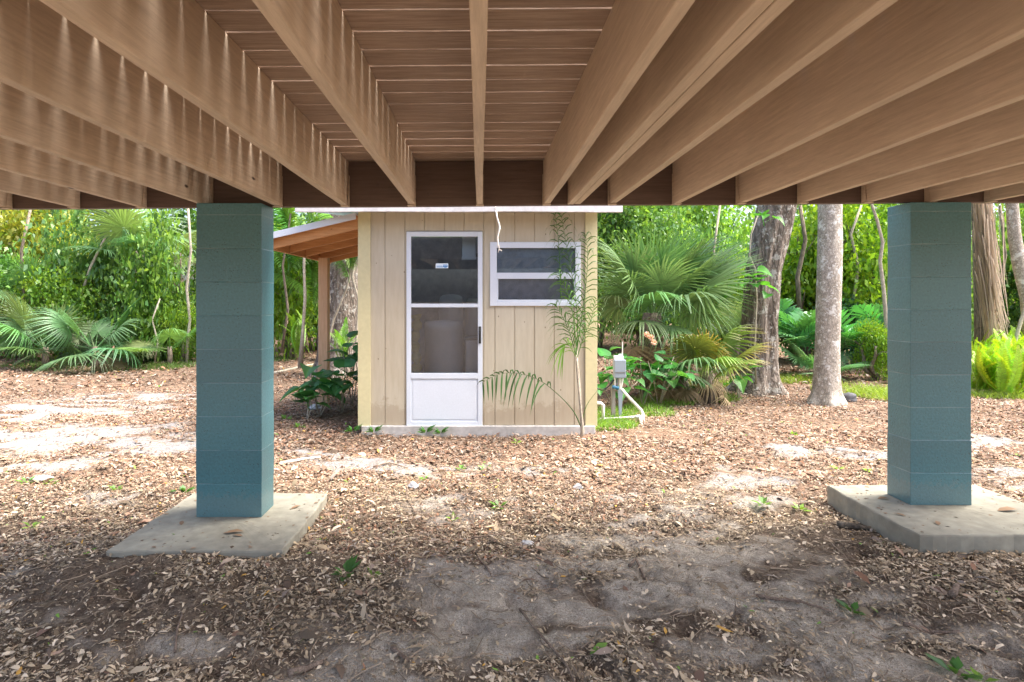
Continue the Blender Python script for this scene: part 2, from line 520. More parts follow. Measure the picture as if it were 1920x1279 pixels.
new = ramp(nt, sepc.outputs[0], [(0.0, (0.10, 0.06, 0.038)), (0.4, (0.19, 0.11, 0.072)), (0.8, (0.29, 0.185, 0.125)), (1.0, (0.40, 0.295, 0.215))])
lit = mixc(nt, sp.outputs[1], old, new)
lit = mixc(nt, ramp(nt, mid, [(0.40, (0.7,) * 3), (0.62, (0.1,) * 3)]), lit, dirt)
edge = nd(nt, 'ShaderNodeMath', operation='MULTIPLY_ADD')
nt.links.new(mid, edge.inputs[0]); edge.inputs[1].default_value = 0.9
nt.links.new(sp.outputs[0], edge.inputs[2])
sf = ramp(nt, edge.outputs[0], [(0.58, (0, 0, 0)), (1.12, (1, 1, 1))])
c = mixc(nt, sf, lit, sand)
nt.links.new(c, b.inputs['Base Color'])
b.inputs['Roughness'].default_value = 0.95
b.inputs['Specular IOR Level'].default_value = 0.1
hh = nd(nt, 'ShaderNodeMath', operation='MULTIPLY_ADD')
nt.links.new(mid, hh.inputs[0]); hh.inputs[1].default_value = 2.0
nt.links.new(fine, hh.inputs[2])
bump(nt, b, hh.outputs[0], 0.9, 0.016)
M['ground'] = m

# ------------------------------------------------------------------ ground masks
SANDS = [  # px, py, rx, ry, weight: places of bare sand read off the photograph, turned into metres on the ground
    (120, 822, 250, 22, 1.2), (310, 830, 110, 16, 1.2), (20, 878, 80, 11, .9), (235, 932, 60, 11, .8), (60, 765, 220, 18, .8),
    (250, 742, 150, 10, .6), (720, 872, 150, 12, .85), (565, 850, 45, 13, .85), (640, 880, 60, 6, .7), (870, 945, 100, 17, .72), (1010, 872, 90, 9, .66),
    (1415, 908, 95, 15, 1.0), (1400, 880, 60, 9, .8), (1540, 845, 110, 9, .9), (1640, 856, 70, 9, .9), (1880, 835, 70, 18, .95), (1895, 905, 80, 28, .9),
    (1300, 950, 60, 22, .8), (1480, 930, 80, 12, .8), (1200, 940, 90, 10, .6), (1350, 990, 120, 25, .55),
    (960, 1085, 230, 60, .95), (1270, 1070, 280, 75, 1.0), (1420, 1130, 260, 110, 1.0), (1100, 1230, 430, 80, 1.0), (850, 1262, 260, 50, .95), (1130, 1150, 380, 75, .95), (1250, 1005, 200, 28, .75),
    (1380, 1245, 260, 60, .85), (1760, 1215, 200, 50, .7), (1060, 1010, 120, 22, .55), (1000, 1150, 120, 30, .55), (60, 1180, 80, 25, .5), (300, 1245, 160, 22, .6),
    (1500, 1050, 90, 20, .5), (30, 1110, 50, 15, .5), (1420, 1190, 150, 50, .8), (1240, 1170, 120, 45, .75)]
SW = []
for px, py, rx, ry, w in SANDS:
    g = G(px, py)
    SW.append((g.x, g.y, rx * g.y / FP * 1.05, ry * g.y * g.y / (FP * CAMZ) * 1.15, w))

def sandmask(x, y):
    wx = x + (fbm(x * 1.8, y * 1.8, 31) - 0.5) * 0.9 + (fbm(x * 9, y * 9, 33) - 0.5) * 0.25
    wy = y + (fbm(x * 1.8, y * 1.8, 57) - 0.5) * 0.6 + (fbm(x * 9, y * 9, 35) - 0.5) * 0.25
    s = np.zeros_like(x)
    for cx, cy, rx, ry, w in SW:
        d = np.sqrt(((wx - cx) / rx) ** 2 + ((wy - cy) / ry) ** 2)
        s = np.maximum(s, w * np.clip(1.45 - d * 0.95, 0, 1))
    n = fbm(x * 3.5, y * 7, 77, 5)
    return np.clip(s * np.clip(3.2 * (n - 0.27), 0.05, 1.5), 0, 1)

def fresh_sun_mask(x, y):  # fresh leaves, and sand darkened against the sun, increase towards the yard
    return np.clip((y - 3.1 + (fbm(x * 1.2, y * 1.2, 5) - 0.5) * 2.2) / 1.6, 0, 1)

def gz(x, y):
    near = np.clip((7.5 - y) / 3, 0, 1)
    h = (fbm(x * 0.5, y * 0.5, 91, 2) - 0.5) * 0.10 * np.clip((y - 1.0) / 3, 0.2, 1)
    h = h + (fbm(x * 3.2, y * 3.2, 12, 4) - 0.5) * 0.055 * (0.35 + 0.65 * near)
    h = h + (fbm(x * 13, y * 13, 44, 3) - 0.5) * 0.036 * near
    dent = np.clip(fbm(x * 7, y * 7, 63, 2) - 0.66, 0, 1)
    h = h - dent * 0.22 * near
    # right side of the yard is a little lower than the left pad
    flat = np.clip((np.abs(x - 0.0) - 1.4) / 0.3, 0, 1)
    fy = np.clip(np.abs(y - 7.0) / 1.4, 0, 1)
    h = h - 0.015 + 0.078 * np.exp(-((x + 1.6) / 1.1) ** 2 - ((y - 2.8) / 0.5) ** 2) + 0.06 * np.exp(-((x - 2.8) / 1.0) ** 2 - ((y - 2.75) / 0.5) ** 2) + 0.035 * np.exp(-(x / 1.6) ** 4 - ((y - 5.75) / 0.3) ** 2)
    far = np.clip((y - 12) / 14, 0, 1)
    return h + far * 0.35 * fbm(x * 0.15, y * 0.15, 3, 2)

def grow(a0, a1, s0, k, cap):
    out, v, s = [a0], a0, s0
    while v < a1:
        s = min(s * k, cap); v += s; out.append(v)
    return out
ys = [-300, -120, -50, -20, -10, -6, -4, -3, -2.2, -1.5, -1, -.5, 0, .4, .8, 1.1] + list(np.arange(1.3, 6.6, 0.026)) + grow(6.6, 16, 0.03, 1.02, 0.4)[1:] + grow(17, 300, 1.0, 1.25, 60)
xm = list(np.arange(-6.2, 6.6, 0.03))
xs = [-v for v in grow(6.25, 300, 0.05, 1.12, 60)][::-1] + xm + grow(6.65, 300, 0.05, 1.12, 60)
ys, xs = np.array(ys), np.array(sorted(set(xs)))
X, Y = np.meshgrid(xs, ys)
x, y = X.ravel(), Y.ravel()
z = gz(x, y)
cols = np.stack([sandmask(x, y), fresh_sun_mask(x, y), np.zeros_like(x)], 1)
nx, ny = len(xs), len(ys)
ii = (np.arange(ny - 1)[:, None] * nx + np.arange(nx - 1)[None, :]).ravel()
quads = np.stack([ii, ii + 1, ii + nx + 1, ii + nx], 1)
gr = obj('ground', np_mesh('ground', np.stack([x, y, z], 1), quads, cols=cols, smooth=True), M['ground'])
tag(gr, 'sandy yard floor with bare pale sand and brown leaf mould', kind='structure')

def gzf(x, y):
    return float(gz(np.array([float(x)]), np.array([float(y)]))[0])

# ------------------------------------------------------------------ deck overhead
TILT = 0.0065
def jb(x):                      # underside of the joists
    return CAMZ + 0.587 + (x + 1.5) * TILT
JD = 0.282                      # joist depth
Y0, Y1 = 0.80, 3.56
deck = thing('raised_deck', (0, 3.5, 0), 'tan wooden deck overhead with parallel joists and dark rim, resting on the teal pillars', 'deck')
jx = [-3.40, -2.985, -2.557, -2.135, -1.716, -1.277, -.855, -.436, -.007, .412, .824, 1.23, 1.632, 2.02, 2.426, 2.824, 3.2, 3.6, 4.0, 4.4, 4.8]
def joist(xc, w=0.038, y0=Y0, y1=Y1 - 0.004, dz=0.0):
    zb = jb(xc) + dz
    x0, x1 = xc - w / 2, xc + w / 2
    rnd = random.Random(int(xc * 1000))
    mb = MB()
    n = 22
    vs, fs = [], []
    for i in range(n + 1):
        yy = y0 + (y1 - y0) * i / n
        wob = 0.0025 * math.sin(yy * 1.7 + xc * 9) + rnd.uniform(-.0006, .0006)
        zw = 0.0015 * math.sin(yy * 2.9 + xc * 5)
        for (xx, zz) in ((x0, zb + zw), (x1, zb + zw), (x1, zb + JD), (x0, zb + JD)):
            vs.append((xx + wob, yy, zz))
    for i in range(n):
        for k in range(4):
            a, b_ = i * 4 + k, i * 4 + (k + 1) % 4
            fs.append((a, b_, b_ + 4, a + 4))
    fs.append((0, 3, 2, 1)); fs.append((n * 4, n * 4 + 1, n * 4 + 2, n * 4 + 3))
    mb.add(vs, fs)
    me = mb.mesh('joist')
    o = obj('joist', me, M['joist'], deck, 0.003)
    return o
jobs = []
for xc in jx:
    jobs.append((xc, joist(xc)))
for xc in (0.568, 0.611):
    jobs.append((xc, joist(xc, 0.038, dz=0.002 if xc > .6 else 0)))
# hangers at the rim
for xc, jo in jobs:
    if xc in (0.568, 0.611): continue
    zb = jb(xc)
    mb = MB()
    t = 0.0016
    for s in (-1, 1):
        xa = xc + s * 0.0225
        mb.add([(xa, Y1 - 0.05, zb + 0.01), (xa, Y1 - 0.005, zb - 0.002), (xa, Y1 - 0.005, zb + 0.19), (xa, Y1 - 0.022, zb + 0.19),
                (xa + s * t, Y1 - 0.05, zb + 0.01), (xa + s * t, Y1 - 0.005, zb - 0.002), (xa + s * t, Y1 - 0.005, zb + 0.19), (xa + s * t, Y1 - 0.022, zb + 0.19)],
               [(0, 1, 2, 3), (7, 6, 5, 4), (0, 4, 5, 1), (1, 5, 6, 2), (2, 6, 7, 3), (3, 7, 4, 0)])
    mb.box(xc - 0.0245, xc + 0.0245, Y1 - 0.05, Y1 - 0.005, zb - 0.006, zb - 0.0035)
    mb.build('joist_hanger', M['joist'], jo)
# decking with real gaps
mb = MB()
rnd = random.Random(3)
yb = Y1 + 0.055
k = 0
while yb > Y0 - 0.05:
    gap = rnd.choice([0.006, 0.0075, 0.009, 0.0105, 0.008])
    w = 0.1345 + rnd.uniform(-.001, .001) - gap + 0.0025
    ya, yc = yb - w, yb
    segs = [(-3.65, -0.0075), (-0.0065, 5.05)]
    for (xa, xb) in segs:
        d = rnd.uniform(-.0015, .0015)
        n = 40
        vs, fs = [], []
        for i in range(n + 1):
            xx = xa + (xb - xa) * i / n
            e0 = rnd.uniform(-.0007, .0007) + 0.0012 * math.sin(xx * 2.1 + k); e1 = rnd.uniform(-.0007, .0007) + 0.0012 * math.sin(xx * 1.7 + k * 2)
            zt = jb(xx) + JD + 0.0015
            vs += [(xx, ya + d + e0, zt), (xx, yc + d + e1, zt), (xx, yc + d + e1, zt + 0.025), (xx, ya + d + e0, zt + 0.025)]
        for i in range(n):
            for q in range(4):
                a, b_ = i * 4 + q, i * 4 + (q + 1) % 4
                fs.append((a, b_, b_ + 4, a + 4))
        fs.append((0, 3, 2, 1)); fs.append((n * 4, n * 4 + 1, n * 4 + 2, n * 4 + 3))
        mb.add(vs, fs)
    yb -= w + gap
    k += 1
mb.build('decking', M['deck'], deck)
def beam(y0, y1, mat, name, dz0=0.0):
    mb = MB()
    n = 30
    vs, fs = [], []
    for i in range(n + 1):
        xx = -3.65 + 8.7 * i / n
        zb = jb(xx) + dz0 + 0.0015 * math.sin(xx * 3)
        vs += [(xx, y0, zb), (xx, y1, zb), (xx, y1, jb(xx) + JD - 0.001), (xx, y0, jb(xx) + JD - 0.001)]
    for i in range(n):
        for q in range(4):
            a, b_ = i * 4 + q, i * 4 + (q + 1) % 4
            fs.append((a, b_, b_ + 4, a + 4))
    fs.append((0, 3, 2, 1)); fs.append((n * 4, n * 4 + 1, n * 4 + 2, n * 4 + 3))
    mb.add(vs, fs)
    return mb.build(name, mat, deck, 0.003)
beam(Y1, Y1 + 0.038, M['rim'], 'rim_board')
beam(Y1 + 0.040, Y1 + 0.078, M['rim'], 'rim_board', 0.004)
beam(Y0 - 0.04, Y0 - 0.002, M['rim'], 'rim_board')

for px_b, py_b in ((803, 320), (803, 364), (990, 318), (706, 345), (1215, 330), (445, 335)):
    pb_ = P(px_b, py_b, Y1)
    mb = MB(); mb.tube([(pb_.x, Y1 - .0005, pb_.z), (pb_.x, Y1 - .004, pb_.z)], .013, 16); mb.tube([(pb_.x, Y1 - .0042, pb_.z), (pb_.x, Y1 - .012, pb_.z)], .007, 6)
    mb.build('bolt', M['rim'], deck)
# ------------------------------------------------------------------ pillars and pads
def pillar(x0, x1, y0, y1, zb, zt, label, k):
    o = thing('block_pillar', ((x0 + x1) / 2, (y0 + y1) / 2, zb), label, 'pillar', 'teal block pillars under the deck')
    mb = MB()
    zz = zb
    rnd = random.Random(k)
    H = 0.2032
    # stack of block courses with shallow joints, one continuous skin
    prof = []
    z0 = zb
    first = (zt - zb) % H
    while z0 < zt - 0.001:
        z1 = min(z0 + H, zt)
        e = rnd.uniform(-.0012, .0012)
        prof += [(z0 + 0.001, -0.0012 + e * .2), (z0 + 0.004, e), (z1 - 0.004, e), (z1 - 0.001, -0.0012 + e * .2)]
        z0 = z1
    vs, fs = [], []
    for (pz, e) in prof:
        vs += [(x0 - e, y0 - e, pz), (x1 + e, y0 - e, pz), (x1 + e, y1 + e, pz), (x0 - e, y1 + e, pz)]
    n = len(prof)
    for i in range(n - 1):
        for q in range(4):
            a, b_ = i * 4 + q, i * 4 + (q + 1) % 4
            fs.append((a, b_, b_ + 4, a + 4))
    fs.append((0, 3, 2, 1)); fs.append(((n - 1) * 4, (n - 1) * 4 + 1, (n - 1) * 4 + 2, (n - 1) * 4 + 3))
    mb.add(vs, fs)
    mb.v = [(a - o.location.x, b_ - o.location.y, c_ - o.location.z) for a, b_, c_ in mb.v]
    mb.build('column', M['teal'], o, 0.002, loc=(0, 0, 0))
    return o
pillar(-1.722, -1.326, 3.40, 3.60, 0.084, jb(-1.5) - 0.002, 'teal painted block pillar on the left concrete pad, in front of the lean-to roof', 1)
pillar(2.672, 3.050, 3.50, 3.70, 0.120, jb(2.86) - 0.008, 'teal painted block pillar on the right concrete pad, beside the ferns', 2)

def pad(x0, x1, y0, y1, z0, z1, label, seed):
    n = 14
    rnd = random.Random(seed)
    mb = MB()
    ring = []
    for i in range(n): ring.append((x0 + (x1 - x0) * i / n, y0))
    for i in range(n): ring.append((x1, y0 + (y1 - y0) * i / n))
    for i in range(n): ring.append((x1 - (x1 - x0) * i / n, y1))
    for i in range(n): ring.append((x0, y1 - (y1 - y0) * i / n))
    ring = [(a + rnd.uniform(-.007, .007), b_ + rnd.uniform(-.007, .007)) for a, b_ in ring]
    cx, cy = (x0 + x1) / 2, (y0 + y1) / 2
    lv = [(1.0, z0), (1.0, z1 - 0.009), (0.994, z1 - 0.002), (0.982, z1), (0.6, z1 + 0.001), (0.2, z1 + 0.001)]
    vs, fs = [], []
    for s, zz in lv:
        for a, b_ in ring:
            vs.append((cx + (a - cx) * s, cy + (b_ - cy) * s, zz + rnd.uniform(-.0015, .0015)))
    m_ = len(ring)
    for i in range(len(lv) - 1):
        for q in range(m_):
            q2 = (q + 1) % m_
            fs.append((i * m_ + q, i * m_ + q2, (i + 1) * m_ + q2, (i + 1) * m_ + q))
    fs.append(tuple((len(lv) - 1) * m_ + q for q in range(m_)))
    fs.append(tuple(q for q in range(m_ - 1, -1, -1)))
    mb.add(vs, fs)
    o = mb.build('concrete_pad', M['concrete'], None)
    tag(o, label, 'concrete pad', 'concrete pads under the pillars')
    return o
pad(-1.963, -1.04, 2.95, 3.83, -0.12, 0.084, 'low square concrete pad under the left teal pillar, nearly flush with the leaves', 1)
pad(2.385, 3.42, 3.06, 3.89, -0.12, 0.120, 'thick square concrete pad under the right teal pillar, mossy exposed left edge', 2)

# ------------------------------------------------------------------ shed
SY = 5.86
PM = FP / SY
def sx(px): return (px - VX) / PM
def sz(py): return CAMZ - (py - VY) / PM
shed = thing('garden_shed', (sx(896), SY + 1.2, 0), 'small beige grooved shed with yellow corner trim, white storm door, white window and lean-to', 'shed')
L, Rr = sx(675), sx(1116)
zF, zT = sz(797), 2.31
SD = 2.4
# slab
mb = MB(); mb.box(L + 0.02, Rr - 0.005, SY - 0.035, SY + SD, -0.15, zF - 0.004)
sl = mb.build('foundation', M['slab'], shed, 0.006)
# door and window openings
dx0, dx1, dzt = sx(762), sx(905), sz(433)
wx0, wx1, wz0, wz1 = sx(921), sx(1087), sz(572), sz(456)
# front wall: planks between groove lines, built as strips with a real groove, holes left for door and window
grooves = [sx(v) for v in (722, 759.5, 796, 833.5, 870, 907, 928, 965, 1002, 1039, 1076.5)]
mb = MB()
TH = 0.045
def panel(xa, xb, za, zb):
    gx = [g for g in grooves if xa + 0.004 < g < xb - 0.004]
    xs_ = [(xa, 0)]
    for g in gx:
        xs_ += [(g - 0.0055, 0), (g - 0.0035, 0.008), (g + 0.0035, 0.008), (g + 0.0055, 0)]
    xs_ += [(xb, 0)]
    vs = [(x_, SY + d_, za) for x_, d_ in xs_] + [(x_, SY + d_, zb) for x_, d_ in xs_]
    n_ = len(xs_)
    fs = [(i, i + 1, i + 1 + n_, i + n_) for i in range(n_ - 1)]
    b0 = len(vs)
    vs += [(xa, SY + TH, za), (xb, SY + TH, za), (xb, SY + TH, zb), (xa, SY + TH, zb)]
    fs += [(b0 + 1, b0, b0 + 3, b0 + 2), (b0, 0, n_, b0 + 3), (n_ - 1, b0 + 1, b0 + 2, 2 * n_ - 1)]
    fs += [tuple([b0 + 1] + list(range(n_ - 1, -1, -1)) + [b0]), tuple([b0 + 3] + list(range(n_, 2 * n_)) + [b0 + 2])]
    mb.add(vs, fs)
panel(L, dx0, zF, zT)
panel(dx0, dx1, dzt, zT)
panel(dx1, wx0, zF, zT)
panel(wx0, wx1, zF, wz0)
panel(wx0, wx1, wz1, zT)
panel(wx1, Rr, zF, zT)
w = mb.build('front_wall', M['siding'], shed)
for nm, (a, b_, c_, d_) in {'side_wall': (L, L + TH, SY + TH + .002, SY + SD), 'side_wall_': (Rr - TH, Rr, SY + TH + .002, SY + SD), 'back_wall': (L + TH + .002, Rr - TH - .002, SY + SD - TH, SY + SD)}.items():
    mb = MB(); mb.box(a, b_, c_, d_, zF, zT)
    mb.build(nm.rstrip('_'), M['siding'], shed)
mb = MB(); mb.box(L + TH + 0.003, L + TH + 0.012, SY + TH + .004, SY + SD - TH - .004, zF, zT); mb.box(Rr - TH - .012, Rr - TH - .003, SY + TH + .004, SY + SD - TH - .004, zF, zT)
mb.box(L + TH + .014, Rr - TH - .014, SY + SD - TH - .014, SY + SD - TH - .004, zF, zT)
mb.build('inner_lining', M['inner'], shed)
# corner trim: one board on the front, one round the corner
for xa, xb in ((L - 0.018, sx(695)), (sx(1097), Rr + 0.018)):
    mb = MB(); mb.box(xa, xb, SY - 0.019, SY - 0.0015, zF - 0.01, zT)
    s_ = xa if xa < 0 else xb
    mb.box(*( (s_ + 0.0005, s_ + 0.016) if xa < 0 else (s_ - 0.016, s_ - .0005)), SY + 0.0, SY + 0.09, zF - 0.01, zT)
    mb.build('corner_trim', M['trim'], shed, 0.002)
# roof slab with fascia
rf0, rf1 = -1.81, 1.285
FY = 5.52
zfb = CAMZ + (VY - 397.5) * FY / FP
def fz(px_y): return zfb
mb = MB(); mb.add([(rf0, FY + .02, zfb + .02), (rf1, FY + .02, zfb + .02), (rf1, SY + SD + .25, zfb + .38), (rf0, SY + SD + .25, zfb + .38),
                   (rf0, FY + .02, zfb + .12), (rf1, FY + .02, zfb + .12), (rf1, SY + SD + .25, zfb + .48), (rf0, SY + SD + .25, zfb + .48)],
                  [(0, 3, 2, 1), (4, 5, 6, 7), (0, 1, 5, 4), (1, 2, 6, 5), (2, 3, 7, 6), (3, 0, 4, 7)])
rf = mb.build('roof', M['metalroof'], shed)
mb = MB()
n = 24
vs, fs = [], []
for i in range(n + 1):
    xx = rf0 - .01 + (rf1 - rf0 + .11) * i / n
    dz = 0.002 * math.sin(xx * 5) - 0.004 * (xx > 1.0)
    vs += [(xx, FY - .02, zfb + dz), (xx, FY + .018, zfb + dz), (xx, FY + .018, zfb + .125), (xx, FY - .02, zfb + .125)]
for i in range(n):
    for q in range(4):
        a, b_ = i * 4 + q, i * 4 + (q + 1) % 4
        fs.append((a, b_, b_ + 4, a + 4))
fs.append((0, 3, 2, 1)); fs.append((n * 4, n * 4 + 1, n * 4 + 2, n * 4 + 3))
mb.add(vs, fs)
mb.build('fascia', M['whitewood'], rf, 0.002)

# storm door
door = MB()
D0 = SY - 0.014
zb_, zt_ = sz(798.5), sz(434.5)
fw = 0.048
door.box(dx0 + .002, dx0 + .002 + fw, D0, D0 + .03, zb_, zt_)
door.box(dx1 - .002 - fw, dx1 - .002, D0, D0 + .03, zb_, zt_)
door.box(dx0 + .002 + fw, dx1 - .002 - fw, D0 + .0005, D0 + .029, zt_ - fw - .004, zt_)
door.box(dx0 + .002 + fw, dx1 - .002 - fw, D0 - .003, D0 + .028, sz(576.5), sz(569.5))       # middle rail
door.box(dx0 + .002 + fw, dx1 - .002 - fw, D0 - .002, D0 + .028, sz(710), sz(699.5))         # lower rail
door.box(dx0 + .002 + fw, dx1 - .002 - fw, D0 + .0005, D0 + .028, zb_, zb_ + .045)
ix0, ix1 = dx0 + .002 + fw, dx1 - .002 - fw
dr = door.build('storm_door', M['white'], shed, 0.003)
mb = MB(); mb.box(ix0 + .0006, ix1 - .0006, D0 + .009, D0 + .024, zb_ + .0455, sz(710.5)); mb.box(ix0 + .02, ix1 - .02, D0 + .0055, D0 + .0088, zb_ + .07, sz(713)); mb.build('kick_panel', M['white'], dr, 0.002)
mb = MB(); mb.box(ix0, ix1, D0 + .012, D0 + .015, sz(569), zt_ - fw - .0045); gp = mb.build('glass_pane', M['glass'], dr)
mb = MB(); mb.box(ix0, ix1, D0 + .014, D0 + .016, sz(699), sz(577)); mb.build('screen_panel', M['screen'], dr)
mb = MB(); mb.box(sx(817), sx(840.5), D0 + .010, D0 + .0115, sz(503), sz(494)); mb.build('sticker', M['sticker'], dr)
mb = MB()
for (a, b_, c_, d_) in ((818.5, 829, 499.5, 498.7), (819, 831, 501.2, 500.4), (830.5, 839.5, 500.5, 498), (833, 838, 502.2, 501), (831, 839, 497, 496.2)):
    mb.box(sx(a), sx(b_), D0 + .0088, D0 + .0097, sz(c_), sz(d_))
mb.build('sticker_print', M['stickerblue'], dr)
mb = MB(); mb.box(sx(897.6), sx(902), D0 - .012, D0 - .0005, sz(644), sz(612)); mb.tube([(sx(899.8), D0 - .012, sz(641)), (sx(899.8), D0 - .035, sz(636)), (sx(899.8), D0 - .035, sz(620)), (sx(899.8), D0 - .012, sz(615))], .006, 8)
mb.build('handle', M['black'], dr, 0.002)
# dark jamb and wooden stop round the door
mb = MB()
mb.box(dx0 + .002, dx0 + .03, SY + .018, SY + .09, zF, dzt - .002); mb.box(dx1 - .03, dx1 - .002, SY + .018, SY + .09, zF, dzt - .002); mb.box(dx0 + .031, dx1 - .031, SY + .018, SY + .09, dzt - .03, dzt - .002)
mb.build('door_jamb', M['whitewood'], shed)

# window
mb = MB()
W0 = SY - 0.018
fw2 = 0.068
mb.box(wx0 - .012, wx0 + fw2 - .01, W0, SY + .03, wz0 - .01, wz1 + .01)
mb.box(wx1 - fw2 + .02, wx1 + .008, W0, SY + .03, wz0 - .01, wz1 + .01)
mb.box(wx0 + fw2 - .01, wx1 - fw2 + .02, W0 + .001, SY + .03, wz1 - .052, wz1 + .0095)
mb.box(wx0 + fw2 - .01, wx1 - fw2 + .02, W0 + .001, SY + .03, wz0 - .0095, wz0 + .034)
wi = mb.build('window', M['white'], shed, 0.003)
wa, wb = wx0 + fw2 - .009, wx1 - fw2 + .019
mb = MB()
mb.box(wa, wb, W0 + .004, W0 + .03, sz(523), sz(511.5))
mb.box(wa, wb, W0 + .008, W0 + .03, wz0 + .035, wz0 + .056)
mb.box(wa, wa + .014, W0 + .008, W0 + .028, wz0 + .0565, sz(523.3))
mb.box(wb - .014, wb, W0 + .008, W0 + .028, wz0 + .0565, sz(523.3))
mb.build('sash', M['white'], wi, 0.002)
mb = MB(); mb.box(wa, wb, W0 + .014, W0 + .017, sz(511.3), wz1 - .0525); mb.build('glass_pane', M['glass'], wi)
mb = MB(); mb.box(wa + .0145, wb - .0145, W0 + .016, W0 + .018, wz0 + .0565, sz(523.3)); mb.build('screen_panel', M['screen'], wi)
mb = MB(); mb.box(wa, wb, SY + .05, SY + .055, wz0, wz1); mb.build('blind', M['inner'], wi)

# lean-to roof at the left: sloping, rafters across, outer beam, post
lt = MB()
slope = (28 / 162.0)
xo = sx(503)
def lz(px, dpy): # height of the lean-to edge line at the wall front plane
    return sz(dpy)
zw = sz(401.5); zo = zw - (L - xo) * 0.235
Yf, Yb = SY - 0.10, SY + SD - 0.1
lt.add([(xo, Yf, zo - .02), (L - .0195, Yf, zw - .02), (L - .0195, Yb, zw - .02), (xo, Yb, zo - .02), (xo, Yf, zo), (L - .0195, Yf, zw), (L - .0195, Yb, zw), (xo, Yb, zo)],
       [(0, 3, 2, 1), (4, 5, 6, 7), (0, 1, 5, 4), (1, 2, 6, 5), (2, 3, 7, 6), (3, 0, 4, 7)])
lto = lt.build('lean_to_roof', M['metalroof'], shed)
def sloped(xa, xb, ya, yb_, top, dep, mat, name, parent, bev=.002):
    za = zo + (xa - xo) * 0.235 - top; zb2 = zo + (xb - xo) * 0.235 - top
    mb = MB()
    mb.add([(xa, ya, za - dep), (xb, ya, zb2 - dep), (xb, yb_, zb2 - dep), (xa, yb_, za - dep), (xa, ya, za), (xb, ya, zb2), (xb, yb_, zb2), (xa, yb_, za)],
           [(0, 3, 2, 1), (4, 5, 6, 7), (0, 1, 5, 4), (1, 2, 6, 5), (2, 3, 7, 6), (3, 0, 4, 7)])
    return mb.build(name, mat, parent, bev)
sloped(xo, L - .0196, Yf - .014, Yf - .002, -.004, .068, M['metalroof'], 'edge_flashing', lto)
for i, yr in enumerate((SY - .02, SY + .52, SY + 1.08, SY + 1.68, SY + 2.2)):
    sloped(xo + .05, L - .02, yr, yr + .04, .022, .125 if i else .13, M['cedar'], 'rafter', lto)
sloped(xo + .048, L - .02, Yf + .0, Yb, .0203, .0015, M['cedar'], 'roof_sheathing', lto, 0)
zbm = zo - .15
mb = MB(); mb.box(xo + .008, xo + .046, Yf + .0, Yb, zo - .145, zo - .021); mb.build('outer_beam', M['cedar'], lto, .002)
mb = MB(); gxp = xo + .155; mb.box(gxp - .06, gxp + .06, 7.33, 7.45, -.1, zbm + .03); pst = mb.build('post', M['postwood'], shed, .004)

# things inside the shed, seen through the door
def inside_tank(px, py_top, py_shoulder, rpx, Yc, label, name='water_tank', cap=True, mat=None):
    xc = (px - VX) * Yc / FP; r = rpx * Yc / FP
    zt2 = CAMZ - (py_top - VY) * Yc / FP
    mb = MB(); mb.lathe([(r * .97, zF), (r, zF + .03), (r, zt2 - .10), (r * 1.03, zt2 - .095), (r * 1.03, zt2 - .03), (r * .98, zt2), (r * .5, zt2 + .012)], xc, Yc)
    o = thing(name, (xc, Yc, zF), label, 'tank')
    mb.build('body', mat or M['tank'], o, smooth=True)
    return o, xc, r, zt2
o, xc, r, zt2 = inside_tank(832, 603, 0, 35, 6.75, 'large off-white round tank with a rim inside the shed behind the door screen')
xc2 = (845 - VX) * 7.4 / FP; zt3 = CAMZ - (553 - VY) * 7.4 / FP
o2 = thing('water_tank', (xc2, 7.5, zF), 'taller narrow pale tank with domed head behind the large round tank in the shed', 'tank')
mb = MB(); mb.lathe([(.16, zF), (.16, zt3 - .08), (.15, zt3 - .03), (.11, zt3), (.04, zt3 + .01)], xc2, 7.5); mb.build('body', M['tank'], o2, smooth=True)
xc3 = (888 - VX) * 6.5 / FP; zt4 = CAMZ - (636 - VY) * 6.5 / FP
o3 = thing('plastic_bin', (xc3, 6.55, zF), 'small grey square bin beside the large tank, lower right behind the door screen', 'bin')
mb = MB(); mb.box(xc3 - .09, xc3 + .13, 6.40, 6.68, zF, zt4); mb.build('body', M['tank'], o3, .02)
mb = MB(); mb.box(xc3 - .10, xc3 + .14, 6.39, 6.69, zt4 + .002, zt4 + .03); mb.build('lid', M['greybox'], o3, .008)
xc4 = (880 - VX) * 7.7 / FP
o4 = thing('filter_cylinder', (xc4, 7.9, zF), 'pale upright cylinder in the shed, right of the tall tank', 'cylinder')
mb = MB(); mb.lathe([(.12, zF), (.12, 1.35), (.08, 1.42)], xc4 + .06, 7.9); mb.build('body', M['tank'], o4, smooth=True)
bx = (880 - VX) * 6.25 / FP
o5 = thing('wall_box', (bx, 6.25, 1.8), 'white rectangular box hung inside the shed at the upper right of the door glass', 'box')
zb5, zt5 = CAMZ - (484 - VY) * 6.1 / FP, CAMZ - (444 - VY) * 6.1 / FP
mb = MB(); mb.box(bx - .075, bx + .075, 6.1, 6.2, zb5, zt5 + .05); mb.build('case', M['white'], o5, .008)
mb = MB(); mb.box(bx - .08, bx + .08, 6.085, 6.099, zb5 - .02, zb5 + .015); mb.build('lip', M['white'], o5, .004)
mb = MB(); mb.box(bx - .02, bx + .3, 6.201, 6.23, zb5 + .02, zb5 + .06); mb.build('bracket', M['greydark'], o5)
